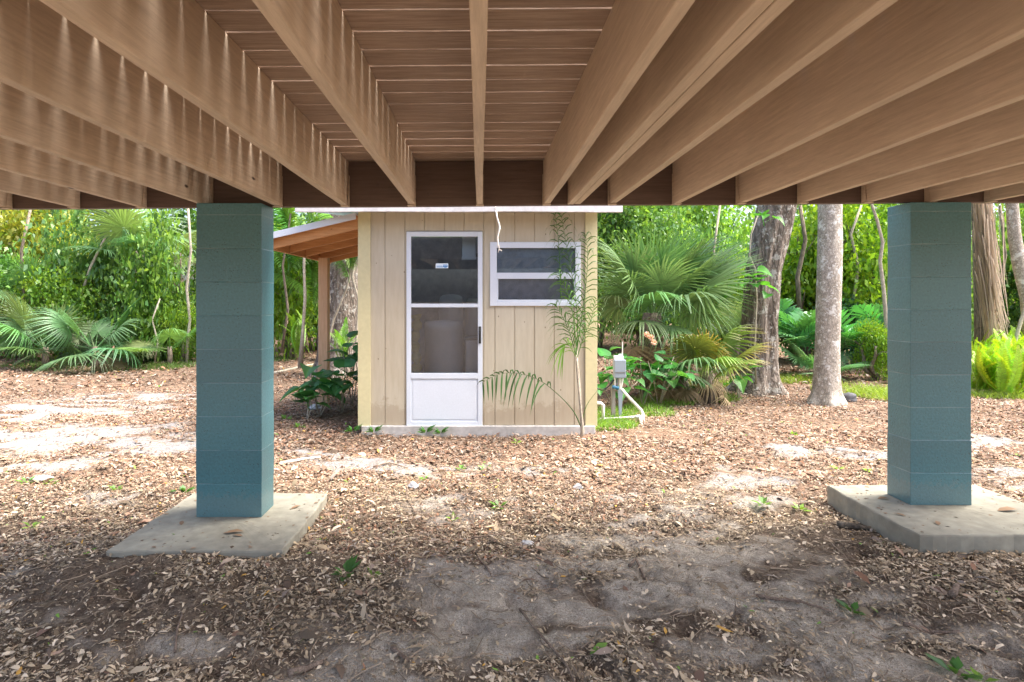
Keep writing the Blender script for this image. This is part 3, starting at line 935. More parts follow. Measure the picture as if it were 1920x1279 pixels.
# crumpled yellowish sleeve hanging just inside the left of the screen
mb = MB()
rnd = random.Random(5)
pts, rad = [], []
zz = CAMZ - (700 - VY) * 6.0 / FP; ztop = CAMZ - (590 - VY) * 6.0 / FP
hx = (779 - VX) * 6.0 / FP
nn = 40
for i in range(nn):
    t = i / (nn - 1)
    pts.append((hx + .012 * math.sin(t * 9), 6.02, zz + (ztop - zz) * t)); rad.append(.030 + .028 * abs(math.sin(t * math.pi * 5.5)) + rnd.uniform(-.003, .003))
mb.col = (0.42, 0.42, 0.16); mb.tube(pts, rad, 14)
o6 = mb.build('crumpled_sleeve', M['dry'], None, smooth=False)
tag(o6, 'crumpled yellow-green plastic sleeve bunched just inside the left edge of the door screen', 'sleeve')

# ------------------------------------------------------------------ hanging root over the shed
mb = MB()
Yr = FY - .055
pts = [P(930, 394, Yr), P(932, 408, Yr), P(937, 425, Yr), P(936, 432, Yr), P(933, 445, Yr), P(934, 458, Yr), P(937, 470, Yr)]
mb.tube(pts, [.007, .008, .009, .008, .007, .008, .005], 7)
mb.tube([P(937, 427, Yr), P(939.5, 431, Yr)], [.006, .003], 6); mb.tube([P(933.5, 456, Yr), P(931, 464, Yr)], [.005, .003], 6); mb.tube([P(936, 466, Yr), P(934, 474, Yr)], [.004, .003], 6); mb.tube([P(936, 467, Yr), P(941, 471, Yr)], [.004, .003], 6)
mb.tube([P(930, 394, Yr), P(929, 388, Yr), (P(929, 388, Yr).x, FY - .02, zfb + .04)], [.006, .005, .005], 6)
tag(mb.build('hanging_root', M['root'], None, smooth=True), 'thin bleached root dangling from the white fascia above the window corner', 'root')

# ------------------------------------------------------------------ meter box and pipes right of the shed
YB = 6.5
def B(px, py, y=YB): return P(px, py, y)
o = thing('utility_box', (B(1161, 700).x, YB, 0), 'small grey utility box on a weathered post with a thin mast, beside the shed corner', 'utility box')
a, b_ = B(1150, 708), B(1172, 674)
mb = MB(); mb.box(a.x, b_.x, YB - .05, YB + .03, a.z, b_.z); bo = mb.build('case', M['greybox'], o, .008)
mb = MB(); mb.box(a.x + .008, b_.x - .008, YB - .0535, YB - .0505, B(0, 699).z, B(0, 696).z); mb.build('label_strip', M['greydark'], bo)
mb = MB(); mb.box(B(1151, 0).x, B(1168, 0).x, YB - .03, YB + .02, b_.z + .001, B(0, 667).z); mb.box(B(1160, 0).x, B(1166, 0).x, YB - .025, YB + .015, B(0, 667).z + .001, B(0, 664).z); mb.build('cap', M['white'], bo, .003)
mb = MB(); mb.tube([B(1167, 668), B(1167, 641)], .006, 8); mb.build('mast', M['pvc'], o)
mb = MB(); mb.box(B(1147, 0).x, B(1154, 0).x, YB + .0, YB + .045, -.05, B(0, 728).z); mb.build('post', M['oldpost'], o, .003)
mb = MB(); c0 = B(1163.5, 0).x
mb.add([(c0 - .012, YB - .01, -.03), (c0 + .004, YB - .01, -.03), (c0 + .026, YB - .01, B(0, 731).z), (c0 - .03, YB - .01, B(0, 731).z), (c0 - .012, YB + .02, -.03), (c0 + .004, YB + .02, -.03), (c0 + .026, YB + .02, B(0, 731).z), (c0 - .03, YB + .02, B(0, 731).z)],
       [(0, 1, 2, 3), (7, 6, 5, 4), (0, 4, 5, 1), (1, 5, 6, 2), (2, 6, 7, 3), (3, 7, 4, 0)])
mb.build('stake', M['greybox'], o)
for xa, xb in ((1153, 1153), (1158, 1157), (1163, 1162), (1168, 1164)):
    mb = MB(); mb.tube([B(xa, 708), B(xb, 730)], .011, 8); mb.build('conduit', M['pvc'] if xa != 1158 else M['greydark'], o)
mb = MB(); mb.tube([B(1148, 725, YB - .03), B(1160, 728, YB - .03)], .02, 10); mb.build('valve', M['blue'], o)
o = thing('cable', (B(1130, 728).x, YB, 0), 'black cable sagging from the utility box to the shed wall', 'cable')
mb = MB(); mb.tube([(Rr + .02, YB - .1, sz(733) - .02), B(1128, 731), B(1138, 727), B(1146, 720), B(1152, 712)], .008, 7); mb.tube([(Rr + .02, YB - .08, sz(739)), B(1132, 733), B(1143, 722), B(1150, 712)], .006, 7); mb.build('strand', M['black'], o, smooth=True)
o = thing('water_pipe', (B(1200, 800).x, YB, 0), 'white plastic water pipe bending from the utility box down to the leaves', 'pipe')
mb = MB(); mb.tube([B(1166, 730), B(1175, 741), B(1201, 768), B(1205, 775), B(1206, 785, 6.4), B(1209, 808, 6.25)], .017, 10); mb.build('bent_pipe', M['pvc'], o, smooth=True)
mb = MB(); mb.tube([B(1125, 786, 6.45), B(1160, 784, 6.45), B(1203, 781, 6.42)], .014, 10); mb.tube([B(1190, 782, 6.43), B(1200, 781, 6.42)], .02, 10); mb.build('cross_pipe', M['pvc'], o, smooth=True)
mb = MB(); mb.tube([B(1201, 782, 6.4), B(1202, 806, 6.3)], .014, 10); mb.build('drop_pipe', M['pvc'], o, smooth=True)
o = thing('pipe_elbow', (B(1131, 770).x, 6.4, 0), 'short white pipe elbow standing at the shed corner in the weeds', 'pipe')
mb = MB(); mb.tube([B(1116, 756, 6.4), B(1126, 756, 6.4), B(1131, 760, 6.4), B(1131, 800, 6.4)], [.016, .02, .02, .014], 10); mb.build('elbow', M['pvc'], o, smooth=True)

# ------------------------------------------------------------------ vegetation generators
def rng(s): return np.random.default_rng(s)

def leafquads(p, d, nrm, l, w, fold=0.15):
    """diamond leaves: p base centre (n,3), d direction, nrm normal -> verts (n*4), quads"""
    side = unit(np.cross(d, nrm))
    up = unit(np.cross(side, d))
    l = l[:, None]; w = w[:, None]
    a = p
    b_ = p + d * l * 0.45 + side * w * .5 + up * w * fold
    c_ = p + d * l - up * l * 0.08
    e = p + d * l * 0.45 - side * w * .5 + up * w * fold
    v = np.stack([a, b_, c_, e], 1).reshape(-1, 3)
    q = np.arange(len(p) * 4).reshape(-1, 4)
    return v, q

def leafcloud(n, blobs, ll, lw, cols, seed, clump=0.16, per=28, droop=0.12, shell=0.55):
    """blobs: (cx,cy,cz,rx,ry,rz) ellipsoids. cols: list of colours, one is picked for each clump then varied."""
    r = rng(seed)
    bl = np.array(blobs, float)
    wt = bl[:, 3] * bl[:, 4] + bl[:, 3] * bl[:, 5]
    nc = max(4, n // per)
    bi = r.choice(len(bl), nc, p=wt / wt.sum())
    u = unit(r.normal(size=(nc, 3)))
    rad = shell + (1.05 - shell) * r.random(nc) ** 0.8
    cc = bl[bi, :3] + u * bl[bi, 3:] * rad[:, None]
    csz = clump * (0.5 + r.random(nc))
    palette = np.array(cols)
    ccol = palette[r.integers(0, len(palette), nc)] * (0.8 + 0.45 * r.random(nc))[:, None]
    ci = r.integers(0, nc, n)
    p = cc[ci] + r.normal(size=(n, 3)) * csz[ci][:, None] * np.array([1, 1, .7])
    d = unit(unit(r.normal(size=(n, 3))) + 0.5 * u[ci] + np.array([0, 0, -droop]))
    nr = unit(r.normal(size=(n, 3)) * .7 + np.array([0, 0, 1.0]))
    sz_ = 0.6 + 0.8 * r.random(n)
    v, q = leafquads(p, d, nr, ll * sz_, lw * sz_)
    c = ccol[ci] * (0.82 + 0.36 * r.random(n))[:, None]
    return v, q, np.repeat(np.clip(c, 0, 1), 4, 0)

GREEN = [(0.12, 0.25, 0.045), (0.085, 0.20, 0.04), (0.17, 0.31, 0.055), (0.07, 0.17, 0.045)]
LIME = [(0.22, 0.38, 0.03), (0.17, 0.33, 0.03), (0.28, 0.42, 0.04), (0.12, 0.26, 0.03)]
YELG = [(0.25, 0.30, 0.05), (0.17, 0.25, 0.04), (0.30, 0.33, 0.07), (0.12, 0.20, 0.03)]
DARK = [(0.055, 0.14, 0.035), (0.07, 0.17, 0.04), (0.045, 0.12, 0.03), (0.11, 0.22, 0.05)]
BLUEG = [(0.06, 0.17, 0.07), (0.08, 0.21, 0.09), (0.04, 0.12, 0.05)]

crown_meshes = {}
def crown_mesh(kind, cols, seed, n=6500, ll=.085, lw=.05, blobs=None, clump=.17, droop=.1):
    key = (kind, seed, n, ll)
    if key not in crown_meshes:
        if blobs is None:
            r = random.Random(seed)
            blobs = [(0, 0, .55, .62, .55, .42)]
            for i in range(7):
                a = r.uniform(0, 6.28); q = r.uniform(.25, .75)
                blobs.append((math.cos(a) * q, math.sin(a) * q * .8, r.uniform(.25, 1.35), r.uniform(.25, .5), r.uniform(.25, .5), r.uniform(.18, .38)))
        v, q, c = leafcloud(n, blobs, ll, lw, cols, seed, clump=clump, droop=droop)
        crown_meshes[key] = np_mesh('crown', v, q, cols=c)
    return crown_meshes[key]

def wiggle(p0, p1, n, amp, seed, r0, r1):
    r = random.Random(seed)
    pts, rad = [], []
    ph = [r.uniform(0, 6.28) for _ in range(4)]
    p0, p1 = Vector(p0), Vector(p1)
    for i in range(n):
        t = i / (n - 1)
        w = math.sin(math.pi * min(1, t * 1.0) * .5)
        pts.append(p0.lerp(p1, t) + Vector((math.sin(t * 5 + ph[0]) + .5 * math.sin(t * 11 + ph[1]) - math.sin(ph[0]) - .5 * math.sin(ph[1]), math.sin(t * 4 + ph[2]) - math.sin(ph[2]), 0)) * amp * (t if t < .3 else 1) )
        rad.append(r0 + (r1 - r0) * t)
    return pts, rad

def bush(name, px, Y, w, h, kind, label, cat='shrub', seed=1, group=None, tint=(1, 1, 1), base=0.0, trunk=True, tr=.05, wz=None, mat='leaf', **kw):
    """w,h metres; a crown over a branching trunk"""
    cols = {'green': GREEN, 'lime': LIME, 'yel': YELG, 'dark': DARK, 'blue': BLUEG}[kind]
    x = (px - VX) * Y / FP
    o = thing(name, (x, Y, 0), label, cat, group)
    if w > 2.9: kw = dict(dict(n=15000, ll=.055, lw=.034, clump=.11), **kw)
    me = crown_mesh(kind, cols, seed, **kw)
    cr = obj('crown' if 'tree' in name else 'foliage', me, M[mat], o, loc=(0, 0, base))
    cr.scale = (w / 2, w / 2 * .8, (h - base) / 1.7)
    cr.rotation_euler = (0, 0, seed * 1.3 + px)
    cr.color = (*tint, 1)
    if trunk:
        mb = MB()
        r = random.Random(seed + int(px))
        ht = base + (h - base) * .6
        for k in range(3):
            a = r.uniform(0, 6.28)
            pts, rad = wiggle((0.06 * math.cos(a), .06 * math.sin(a), -.08), (math.cos(a) * w * .2, math.sin(a) * w * .2, ht * r.uniform(.7, 1.1)), 9, .06, k + seed, tr, tr * .3)
            mb.tube(pts, rad, 8)
            for q in range(3):
                i = r.randint(3, 7); a2 = r.uniform(0, 6.28)
                e = pts[i] + Vector((math.cos(a2) * w * .25, math.sin(a2) * w * .25, r.uniform(.2, .5) * h * .3))
                mb.tube([pts[i], (pts[i] + e) / 2 + Vector((0, 0, .04)), e], [rad[i] * .7, rad[i] * .5, rad[i] * .2], 6)
        t = obj('trunk' if 'tree' in name else 'stem', mb.mesh('stem', True), M['bark_dull'], o, loc=(0, 0, 0))
    return o

# ---- fan palm leaf
def fan_leaf(rad=.8, nseg=34, spread=R(300), droop=.5, stalk=.7, seed=0, col=(0.15, 0.255, 0.10), fold=.25, stiff=.5, tipcol=None):
    """fan in the local XY plane, stalk coming from -X; returns mesh with the stalk foot at the origin and the blade along +X"""
    r = rng(seed)
    V, Q, Cc = [], [], []
    hub = np.array([stalk, 0, 0])
    n = nseg
    K = 6
    for i in range(n):
        t = (i + .5) / n - .5
        a = t * spread
        L_ = rad * (1 - .38 * (abs(t) * 2) ** 2.2) * r.uniform(.93, 1.05)
        da = spread / n
        c = np.array(col) * r.uniform(.8, 1.2)
        tw = r.normal() * .05
        brk = r.uniform(.55, .8)
        dr = droop * r.uniform(.75, 1.3)
        base = len(V)
        for k in range(K + 1):
            s = k / K
            rr = L_ * (0.03 + .97 * s)
            join = .40
            if s < join: hw = rr * math.tan(da / 2) * 1.02
            else: hw = L_ * join * math.tan(da / 2) * (1 - ((s - join) / (1 - join)) ** 1.3) * 1.02 + .0012
            aa = a + tw * s
            down = -dr * L_ * max(0, s - .35) ** 2 * (1.2 if s > brk else 1.0) + .10 * rad * math.cos(a) * s * stiff
            cup = -abs(math.sin(a)) * .22 * rr
            rr2 = rr * (1 - .12 * dr * s)
            cx, cy = rr2 * math.cos(aa), rr2 * math.sin(aa)
            px_, py_ = -math.sin(aa), math.cos(aa)
            f = fold * hw * 1.6
            z_ = down + cup * .5
            V += [hub + np.array([cx - px_ * hw, cy - py_ * hw, z_ - f * .5]), hub + np.array([cx, cy, z_ + f]), hub + np.array([cx + px_ * hw, cy + py_ * hw, z_ - f * .5])]
            cc = c if tipcol is None or s < .7 else c * (1 - (s - .7) / .3) + np.array(tipcol) * ((s - .7) / .3)
            Cc += [cc, cc * 1.12, cc]
        for k in range(K):
            b0 = base + k * 3
            Q += [(b0, b0 + 1, b0 + 4, b0 + 3), (b0 + 1, b0 + 2, b0 + 5, b0 + 4)]
    # stalk: triangular section
    base = len(V)
    for k in range(6):
        s = k / 5
        w_ = .012 * (1.5 - s * .8)
        pz = -.16 * stalk * (1 - s) * 0 
        for (dy, dz) in ((-w_, 0), (w_, 0), (0, -w_ * 1.1)):
            V.append(np.array([stalk * s, dy, dz + pz])); Cc.append(np.array(col) * 1.25)
    for k in range(5):
        for q in range(3):
            a_, b_ = base + k * 3 + q, base + k * 3 + (q + 1) % 3
            Q.append((a_, b_, b_ + 3, a_ + 3))
    return np_mesh('frond', np.array(V), np.array(Q), cols=np.array(Cc))

fanm = [fan_leaf(seed=s, droop=d, nseg=44) for s, d in ((1, .18), (2, .40), (3, .9))]
fand = [fan_leaf(seed=s, droop=d, col=c_, spread=R(250)) for s, d, c_ in ((11, 1.6, (0.30, 0.22, 0.13)), (12, 1.2, (0.38, 0.29, 0.17)))]
fany = [fan_leaf(seed=21, droop=.5, col=(0.20, 0.26, 0.05), tipcol=(.55, .42, .20)), fan_leaf(seed=22, droop=.9, col=(0.16, 0.24, 0.05), tipcol=(.6, .48, .26))]

def place_frond(parent, me, mat, loc, az, el, roll=0, s=1.0, tint=(1, 1, 1), name='frond'):
    o = obj(name, me, mat, parent, loc=loc)
    m_ = Matrix.Rotation(az, 3, 'Z') @ Matrix.Rotation(-el, 3, 'Y') @ Matrix.Rotation(roll, 3, 'X')
    o.rotation_euler = m_.to_euler()
    o.scale = (s, s, s)
    o.color = (*tint, 1)
    return o

def fan_palm(px, Y, n, label, h=.2, s=1.0, seed=0, elr=(10, 75), azr=(0, 360), group=None, dead=0, yellow=0, name='palmetto', tint=(1, 1, 1), trunk=.10):
    x = (px - VX) * Y / FP
    o = thing(name, (x, Y, 0), label, 'palm', group)
    r = random.Random(seed)
    mb = MB()
    pts = [(0, 0, -.1), (0.01, 0, h * .5), (0, 0, h + .05)]
    mb.tube(pts, [trunk * 1.25, trunk, trunk * .9], 12)
    obj('trunk', mb.mesh('trunk', True), M['bark_dull'], o, loc=(0, 0, 0))
    for i in range(n):
        az = R(azr[0] + (azr[1] - azr[0]) * ((i + r.uniform(-.3, .3)) / n))
        el = R(r.uniform(*elr))
        q = r.random()
        me = fanm[r.randrange(3)]; mt = M['palm']
        if i < yellow: me = fany[i % 2]
        t = tuple(c * r.uniform(.8, 1.25) for c in tint)
        place_frond(o, me, mt, (0, 0, h), az, el, r.uniform(-.5, .5), s * r.uniform(.8, 1.15), t)
    for i in range(dead):
        place_frond(o, fand[i % 2], M['dry'], (0, 0, h), R(r.uniform(0, 360)), R(r.uniform(-55, -15)), r.uniform(-.4, .4), s * .9, name='dead_frond')
    return o

# ---- pinnate frond
def pinnate(length=1.0, pairs=24, ll=.3, lw=.02, arch=.5, droop=.6, ang=R(55), seed=0, col=(0.08, 0.2, 0.04), stalk=.15, profile=None, lift=.25, segs=3, rach=.006, name='frond'):
    r = rng(seed)
    V, Q, Cc = [], [], []
    def pos(t):
        # an arc rising from the origin then falling
        th = lift * 3.2 - arch * 3.0 * t
        return t
    N = 24
    path = [np.zeros(3)]
    for k in range(N):
        t = k / N
        th = (1.0 * lift * 1.5) - arch * 2.2 * t ** 1.2
        path.append(path[-1] + np.array([math.cos(th), 0, math.sin(th)]) * length / N)
    path = np.array(path)
    def at(t):
        f = t * N; i = min(int(f), N - 1); u = f - i
        return path[i] * (1 - u) + path[i + 1] * u, unit((path[i + 1] - path[i])[None])[0]
    for i in range(pairs):
        t = stalk + (1 - stalk) * (i + .5) / pairs
        p, tg = at(t)
        pr = profile(t) if profile else math.sin(math.pi * (0.12 + .86 * (t - stalk) / (1 - stalk))) ** .7
        for s in (-1, 1):
            L_ = ll * pr * r.uniform(.88, 1.1)
            a = ang * (1 - .35 * t) * r.uniform(.9, 1.1)
            sv = np.array([0, s, 0.0])
            d = unit((tg * math.cos(a) + sv * math.sin(a) + np.array([0, 0, .12]))[None])[0]
            c = np.array(col) * r.uniform(.8, 1.25)
            q0 = p.copy()
            wv = unit(np.cross(d, np.array([0, 0, 1.0]))[None])[0]
            b0 = len(V)
            for k in range(segs + 1):
                u = k / segs
                w_ = lw * .5 * (math.sin(math.pi * min(1, .18 + .82 * u)) + .05)
                pp = p + d * L_ * u * (1 - .25 * droop * u) + np.array([0, 0, -droop * L_ * u * u * .8])
                V += [pp - wv * w_, pp + wv * w_ ]
                Cc += [c, c * 1.1]
            for k in range(segs):
                Q.append((b0 + k * 2, b0 + k * 2 + 1, b0 + k * 2 + 3, b0 + k * 2 + 2))
    b0 = len(V)
    for k in range(N + 1):
        w_ = rach * (1.3 - k / N)
        for dy, dz in ((-w_, 0), (w_, 0), (0, -w_)):
            V.append(path[k] + np.array([0, dy, dz])); Cc.append(np.array(col) * 1.3 + .02)
    for k in range(N):
        for q in range(3):
            a_, b_ = b0 + k * 3 + q, b0 + k * 3 + (q + 1) % 3
            Q.append((a_, b_, b_ + 3, a_ + 3))
    return np_mesh(name, np.array(V), np.array(Q), cols=np.array(Cc))

fernm = [pinnate(.75, 44, .07, .0125, .6, .1, R(78), s, (0.24, 0.42, 0.03), .08, lift=.85, segs=2, rach=.003) for s in (1, 2)]
lobem = [pinnate(.55, 9, .30, .040, .35, .35, R(62), s, (0.06, 0.19, 0.06), .05, lift=.3, segs=4, rach=.007) for s in (3, 4)]
arecam = [pinnate(.9, 22, .30, .022, .5, .5, R(50), s, (0.07, 0.17, 0.035), .2, lift=.8) for s in (5, 6)]
hangm = [pinnate(1.2, 40, .35, .028, .55, 1.1, R(50), s, (0.11, 0.25, 0.05), .12, lift=.5) for s in (7, 8)]

def cluster(name, px, Y, n, meshes, mat, label, cat, seed=0, el=(20, 70), s=1.0, h=.02, az=(0, 360), spread=0, group=None, part='frond', tint=(1, 1, 1), stem=None, py=None, jit=.2):
    x = (px - VX) * Y / FP
    o = thing(name, (x, Y, gzf(x, Y)), label, cat, group)
    r = random.Random(seed)
    for i in range(n):
        a = R(az[0] + (az[1] - az[0]) * ((i + r.uniform(-.4, .4)) / n))
        place_frond(o, meshes[i % len(meshes)], mat, (r.uniform(-spread, spread), r.uniform(-spread, spread), h * r.uniform(.8, 1.1)), a, R(r.uniform(*el)), r.uniform(-jit, jit), s * r.uniform(.75, 1.15), tuple(c * r.uniform(.8, 1.2) for c in tint), part)
    return o

# ---- broad heart leaf on a stalk
def heart_leaf(s=.2, seed=0, col=(0.06, 0.19, 0.05), stalk=.2, droop=.3):
    V, Q, T, Cc = [], [], [], []
    prof = [(0.0, -.02), (-.14, .26), (-.10, .44), (.08, .50), (.3, .46), (.55, .33), (.8, .15), (1.0, 0.0)]
    hub = np.array([stalk * .8, 0, stalk * .6])
    def wp(x_, y_): return hub + np.array([x_ * s, y_ * s, (abs(y_) * .35 - droop * max(0, x_) ** 2 + .03 * math.sin(x_ * 18) * abs(y_)) * s])
    c = np.array(col)
    mid = [(-0.0), (-.02), (.02), (.12), (.3), (.5), (.75), (1.0)]
    for sgn in (-1, 1):
        b0 = len(V)
        for (px_, py_), mx_ in zip(prof, mid):
            V += [wp(mx_, 0), wp((mx_ + px_) / 2, sgn * py_ * .5), wp(px_, sgn * py_)]
            Cc += [c * 1.35, c, c * .95]
        for k in range(len(prof) - 1):
            a_ = b0 + k * 3
            for q in range(2):
                Q.append((a_ + q, a_ + q + 1, a_ + q + 4, a_ + q + 3))
    b0 = len(V)
    for k in range(4):
        t = k / 3
        p = hub * np.array([t, 0, math.sin(t * 1.57)])
        for dy, dz in ((-.004, 0), (.004, 0), (0, -.005)):
            V.append(p + np.array([0, dy, dz])); Cc.append(c * 1.4)
    for k in range(3):
        for q in range(3):
            a_, b_ = b0 + k * 3 + q, b0 + k * 3 + (q + 1) % 3
            Q.append((a_, b_, b_ + 3, a_ + 3))
    return np_mesh('leaf', np.array(V), np.array(Q), cols=np.array(Cc))
heartm = [heart_leaf(.24, 1), heart_leaf(.24, 2, (0.075, 0.22, 0.06), .25, .6), heart_leaf(.22, 3, (0.05, 0.16, 0.06), .22, .1)]

# ------------------------------------------------------------------ tree trunks
def trunk_mesh(path, radii, seg=36, lobes=None, nz=.05, flare=0, seed=0, rings=70):
    path = [Vector(p) for p in path]
    V, Q = [], []
    n = len(path)
    for i in range(rings + 1):
        t = i / rings * (n - 1)
        k = min(int(t), n - 2); u = t - k
        u2 = u
        p = path[k].lerp(path[k + 1], u2)
        r0 = radii[k] + (radii[k + 1] - radii[k]) * u2
        for j in range(seg):
            a = 2 * math.pi * j / seg
            rr = r0
            if lobes: rr *= lobes(a, p.z)
            if flare: rr *= 1 + flare * math.exp(-max(0, p.z) * 7) * (.6 + .4 * math.cos(a * 5 + seed))
            V.append((p.x + rr * math.cos(a), p.y + rr * math.sin(a), p.z))
    V = np.array(V)
    ang = np.tile(np.arange(seg) / seg * 2 * math.pi, rings + 1)
    nn = fbm(np.cos(ang) * 3 + np.sin(ang) * 1.7 + 20, V[:, 2] * 1.6 + np.sin(ang) * 3, seed, 4) - .5
    cx = np.repeat(V.reshape(rings + 1, seg, 3).mean(1), seg, 0)
    V[:, :2] = cx[:, :2] + (V[:, :2] - cx[:, :2]) * (1 + nn * nz * 4)[:, None]
    for i in range(rings):
        for j in range(seg):
            j2 = (j + 1) % seg
            Q.append((i * seg + j, i * seg + j2, (i + 1) * seg + j2, (i + 1) * seg + j))
    return np_mesh('trunk', V, np.array(Q), smooth=True)

def loc_path(o, pts): return [Vector(p) - o.location for p in pts]

def high_crown(o, topz, x, seed, n=2600, rad=2.2):
    v, q, c = leafcloud(n, [(0, 0, 0, rad, rad, .9), (rad * .6, .5, -.4, rad * .5, rad * .5, .5), (-rad * .6, -.2, .3, rad * .5, rad * .5, .5)], .16, .09, GREEN, seed, clump=.35)
    obj('crown', np_mesh('crown', v, q, cols=c), M['leaf'], o, loc=(x, .5, topz))

YA = 8.75
o = thing('oak_tree', G(1425, 735), 'thick grey-brown oak with deeply furrowed forked bark, leaning right behind the leaf pile', 'tree')
o.location.z = 0
pa = [P(1420, 745, YA), P(1422, 700, YA), P(1424, 600, YA), P(1431, 510, YA), P(1456, 390, YA), P(1490, 250, YA), P(1530, 60, YA), P(1500, -120, YA)]
obj('trunk', trunk_mesh(loc_path(o, [Vector((p.x, YA, p.z)) for p in pa]), [.34, .29, .255, .25, .27, .25, .20, .12], lobes=lambda a, z: 1 - .22 * math.exp(-((a - 4.85 - .12 * math.sin(z * 2)) / .22) ** 2) - .1 * math.exp(-((a - 4.1) / .15) ** 2), nz=.07, flare=.45, seed=4), M['bark_oak'], o, loc=(0, 0, 0))
high_crown(o, 7.2, .8, 301)
YBt = 7.75
o = thing('laurel_tree', G(1548, 755), 'slim straight pale trunk spotted with white lichen, between the oak and the right pillar', 'tree')
o.location.z = 0
pb = [P(1548, 765, YBt), P(1549, 735, YBt), P(1551, 650, YBt), P(1554, 550, YBt), P(1556, 470, YBt), P(1556, 380, YBt), P(1558, 200, YBt), P(1556, 0, YBt), P(1550, -160, YBt)]
obj('trunk', trunk_mesh(loc_path(o, [Vector((p.x, YBt, p.z)) for p in pb]), [.185, .165, .152, .15, .148, .145, .13, .1, .05], nz=.03, flare=.5, seed=9), M['bark_pale'], o, loc=(0, 0, 0))
high_crown(o, 6.6, 0, 302, rad=1.6)
# vine on the oak
o = thing('climbing_vine', P(1400, 700, YA - .35), 'leafy vine with bright heart leaves climbing the left face of the oak', 'vine')
mb = MB()
vp = [P(1418, 720, YA - .36), P(1415, 650, YA - .33), P(1419, 560, YA - .33), P(1416, 505, YA - .34), P(1405, 480, YA - .3), P(1408, 440, YA - .32), P(1422, 400, YA - .3)]
mb.tube([p - o.location for p in vp], .012, 7)
obj('stem', mb.mesh('stem', True), M['stem'], o, loc=(0, 0, 0))
rr = random.Random(4)
for (px, py, n_) in ((1425, 415, 3), (1428, 428, 1), (1405, 545, 6), (1388, 540, 5), (1432, 555, 3), (1410, 520, 2), (1375, 560, 3)):
    for k in range(n_):
        place_frond(o, heartm[k % 3], M['leaf'], P(px + rr.uniform(-8, 8), py + rr.uniform(-8, 8), YA - .42) - o.location, rr.uniform(3.4, 6), R(rr.uniform(-30, 40)), rr.uniform(-.5, .5), rr.uniform(.6, 1.0), (1.7, 1.9, .9), 'leaf')

# ------------------------------------------------------------------ woodland behind (front to back)
# left of the left pillar
bush('leafy_shrub', 305, 12.9, 2.3, 3.9, 'green', 'dense bright green leafy shrub just left of the left pillar, reaching the deck beam', seed=1, tint=(1.25, 1.2, 1.1))
bush('leafy_shrub', 190, 13.6, 2.4, 4.3, 'green', 'tall mid-green shrub behind the drooping palmetto fans, left of the leafiest shrub', seed=2, tint=(1.0, 1.0, 1.3))
bush('shade_tree', 90, 15.6, 4.4, 5.6, 'yel', 'yellow-green tree filling the top left corner under the deck', 'tree', seed=3, base=.8, tint=(1.15, 1.1, .9))
bush('leafy_shrub', 25, 13.4, 2.2, 2.6, 'dark', 'dark green shrub at the left edge behind the palmettos', seed=4, tint=(1.3, 1.4, 1.2))
bush('leafy_shrub', 345, 12.4, .9, 1.4, 'lime', 'small light green bush low against the left side of the left pillar', seed=5)
bush('leafy_shrub', 125, 13.1, 1.8, 2.2, 'lime', 'light yellow-green shrub with small leaves between the palmettos and the tall shrub', seed=6, tint=(.8, .85, .9))
bush('leafy_shrub', -60, 14, 3, 3.6, 'green', 'green shrub cut off by the left edge of the photo', seed=2)
# between left pillar and shed
bush('leafy_shrub', 545, 13.4, 2.0, 3.2, 'lime', 'yellow-green shrub seen between the left pillar and the lean-to post', seed=6, tint=(.85, .9, .8))
bush('shade_tree', 590, 15.5, 3.6, 5.6, 'green', 'green tree rising above the lean-to roof left of the shed', 'tree', seed=1, base=.6, tint=(1.1, 1.1, 1))
bush('leafy_shrub', 430, 13.8, 2.2, 3.8, 'green', 'green shrub hidden mostly behind the left pillar', seed=2)
bush('leafy_shrub', 655, 13.2, 1.8, 1.7, 'green', 'low green shrub behind the lean-to close to the shed wall', seed=4)
# behind the shed and right
bush('shade_tree', 760, 16, 4.5, 5.2, 'dark', 'dark tree standing behind the shed roof', 'tree', seed=3, base=.8)
bush('shade_tree', 1010, 16, 4.5, 5.2, 'green', 'green tree behind the window end of the shed', 'tree', seed=2, base=.8)
bush('shade_tree', 1205, 14.5, 3.4, 4.6, 'green', 'soft green tree behind the big fan palm at the shed corner', 'tree', seed=1, base=.5, tint=(1.25, 1.2, 1.3))
bush('shade_tree', 1120, 15.5, 4.2, 6.4, 'green', 'tall green tree behind the right corner of the shed', 'tree', seed=8, base=1.0, tint=(1.2, 1.15, 1.2))
bush('shade_tree', 1290, 15.8, 3.8, 6.2, 'green', 'tall green tree above the big fan palm', 'tree', seed=3, base=1.2, tint=(1.3, 1.3, 1.2))
bush('leafy_shrub', 1335, 12.6, 1.8, 3.3, 'green', 'feathery mid-green shrub left of the oak trunk', seed=5, tint=(1.1, 1.15, 1.3))
bush('leafy_shrub', 1375, 11.2, 1.0, 2.3, 'lime', 'yellow-green sprig bush touching the oak trunk on its left', seed=6, tint=(.85, .9, .9))
bush('shade_tree', 1520, 12.4, 2.5, 4.3, 'lime', 'brilliant lime green tree between the oak and the pale trunk', 'tree', seed=7, base=1.1, tint=(1.1, 1.1, 1))
bush('shade_tree', 1625, 12.0, 2.2, 4.2, 'lime', 'brilliant lime green tree just left of the right pillar', 'tree', seed=8, base=1.2, tint=(1.0, 1.05, 1))
bush('leafy_shrub', 1490, 13.0, 1.8, 2.4, 'dark', 'dark shrub in the shade under the lime green tree', seed=4)
bush('leafy_shrub', 1600, 11.6, 1.7, 1.9, 'blue', 'blue-green shrub behind the split-leaf plants', seed=9, tint=(.9, 1, 1))
bush('leafy_shrub', 1650, 9.6, .75, 1.05, 'lime', 'small lime shrub at the foot of the right pillar view', seed=6, tint=(.95, 1, .9))
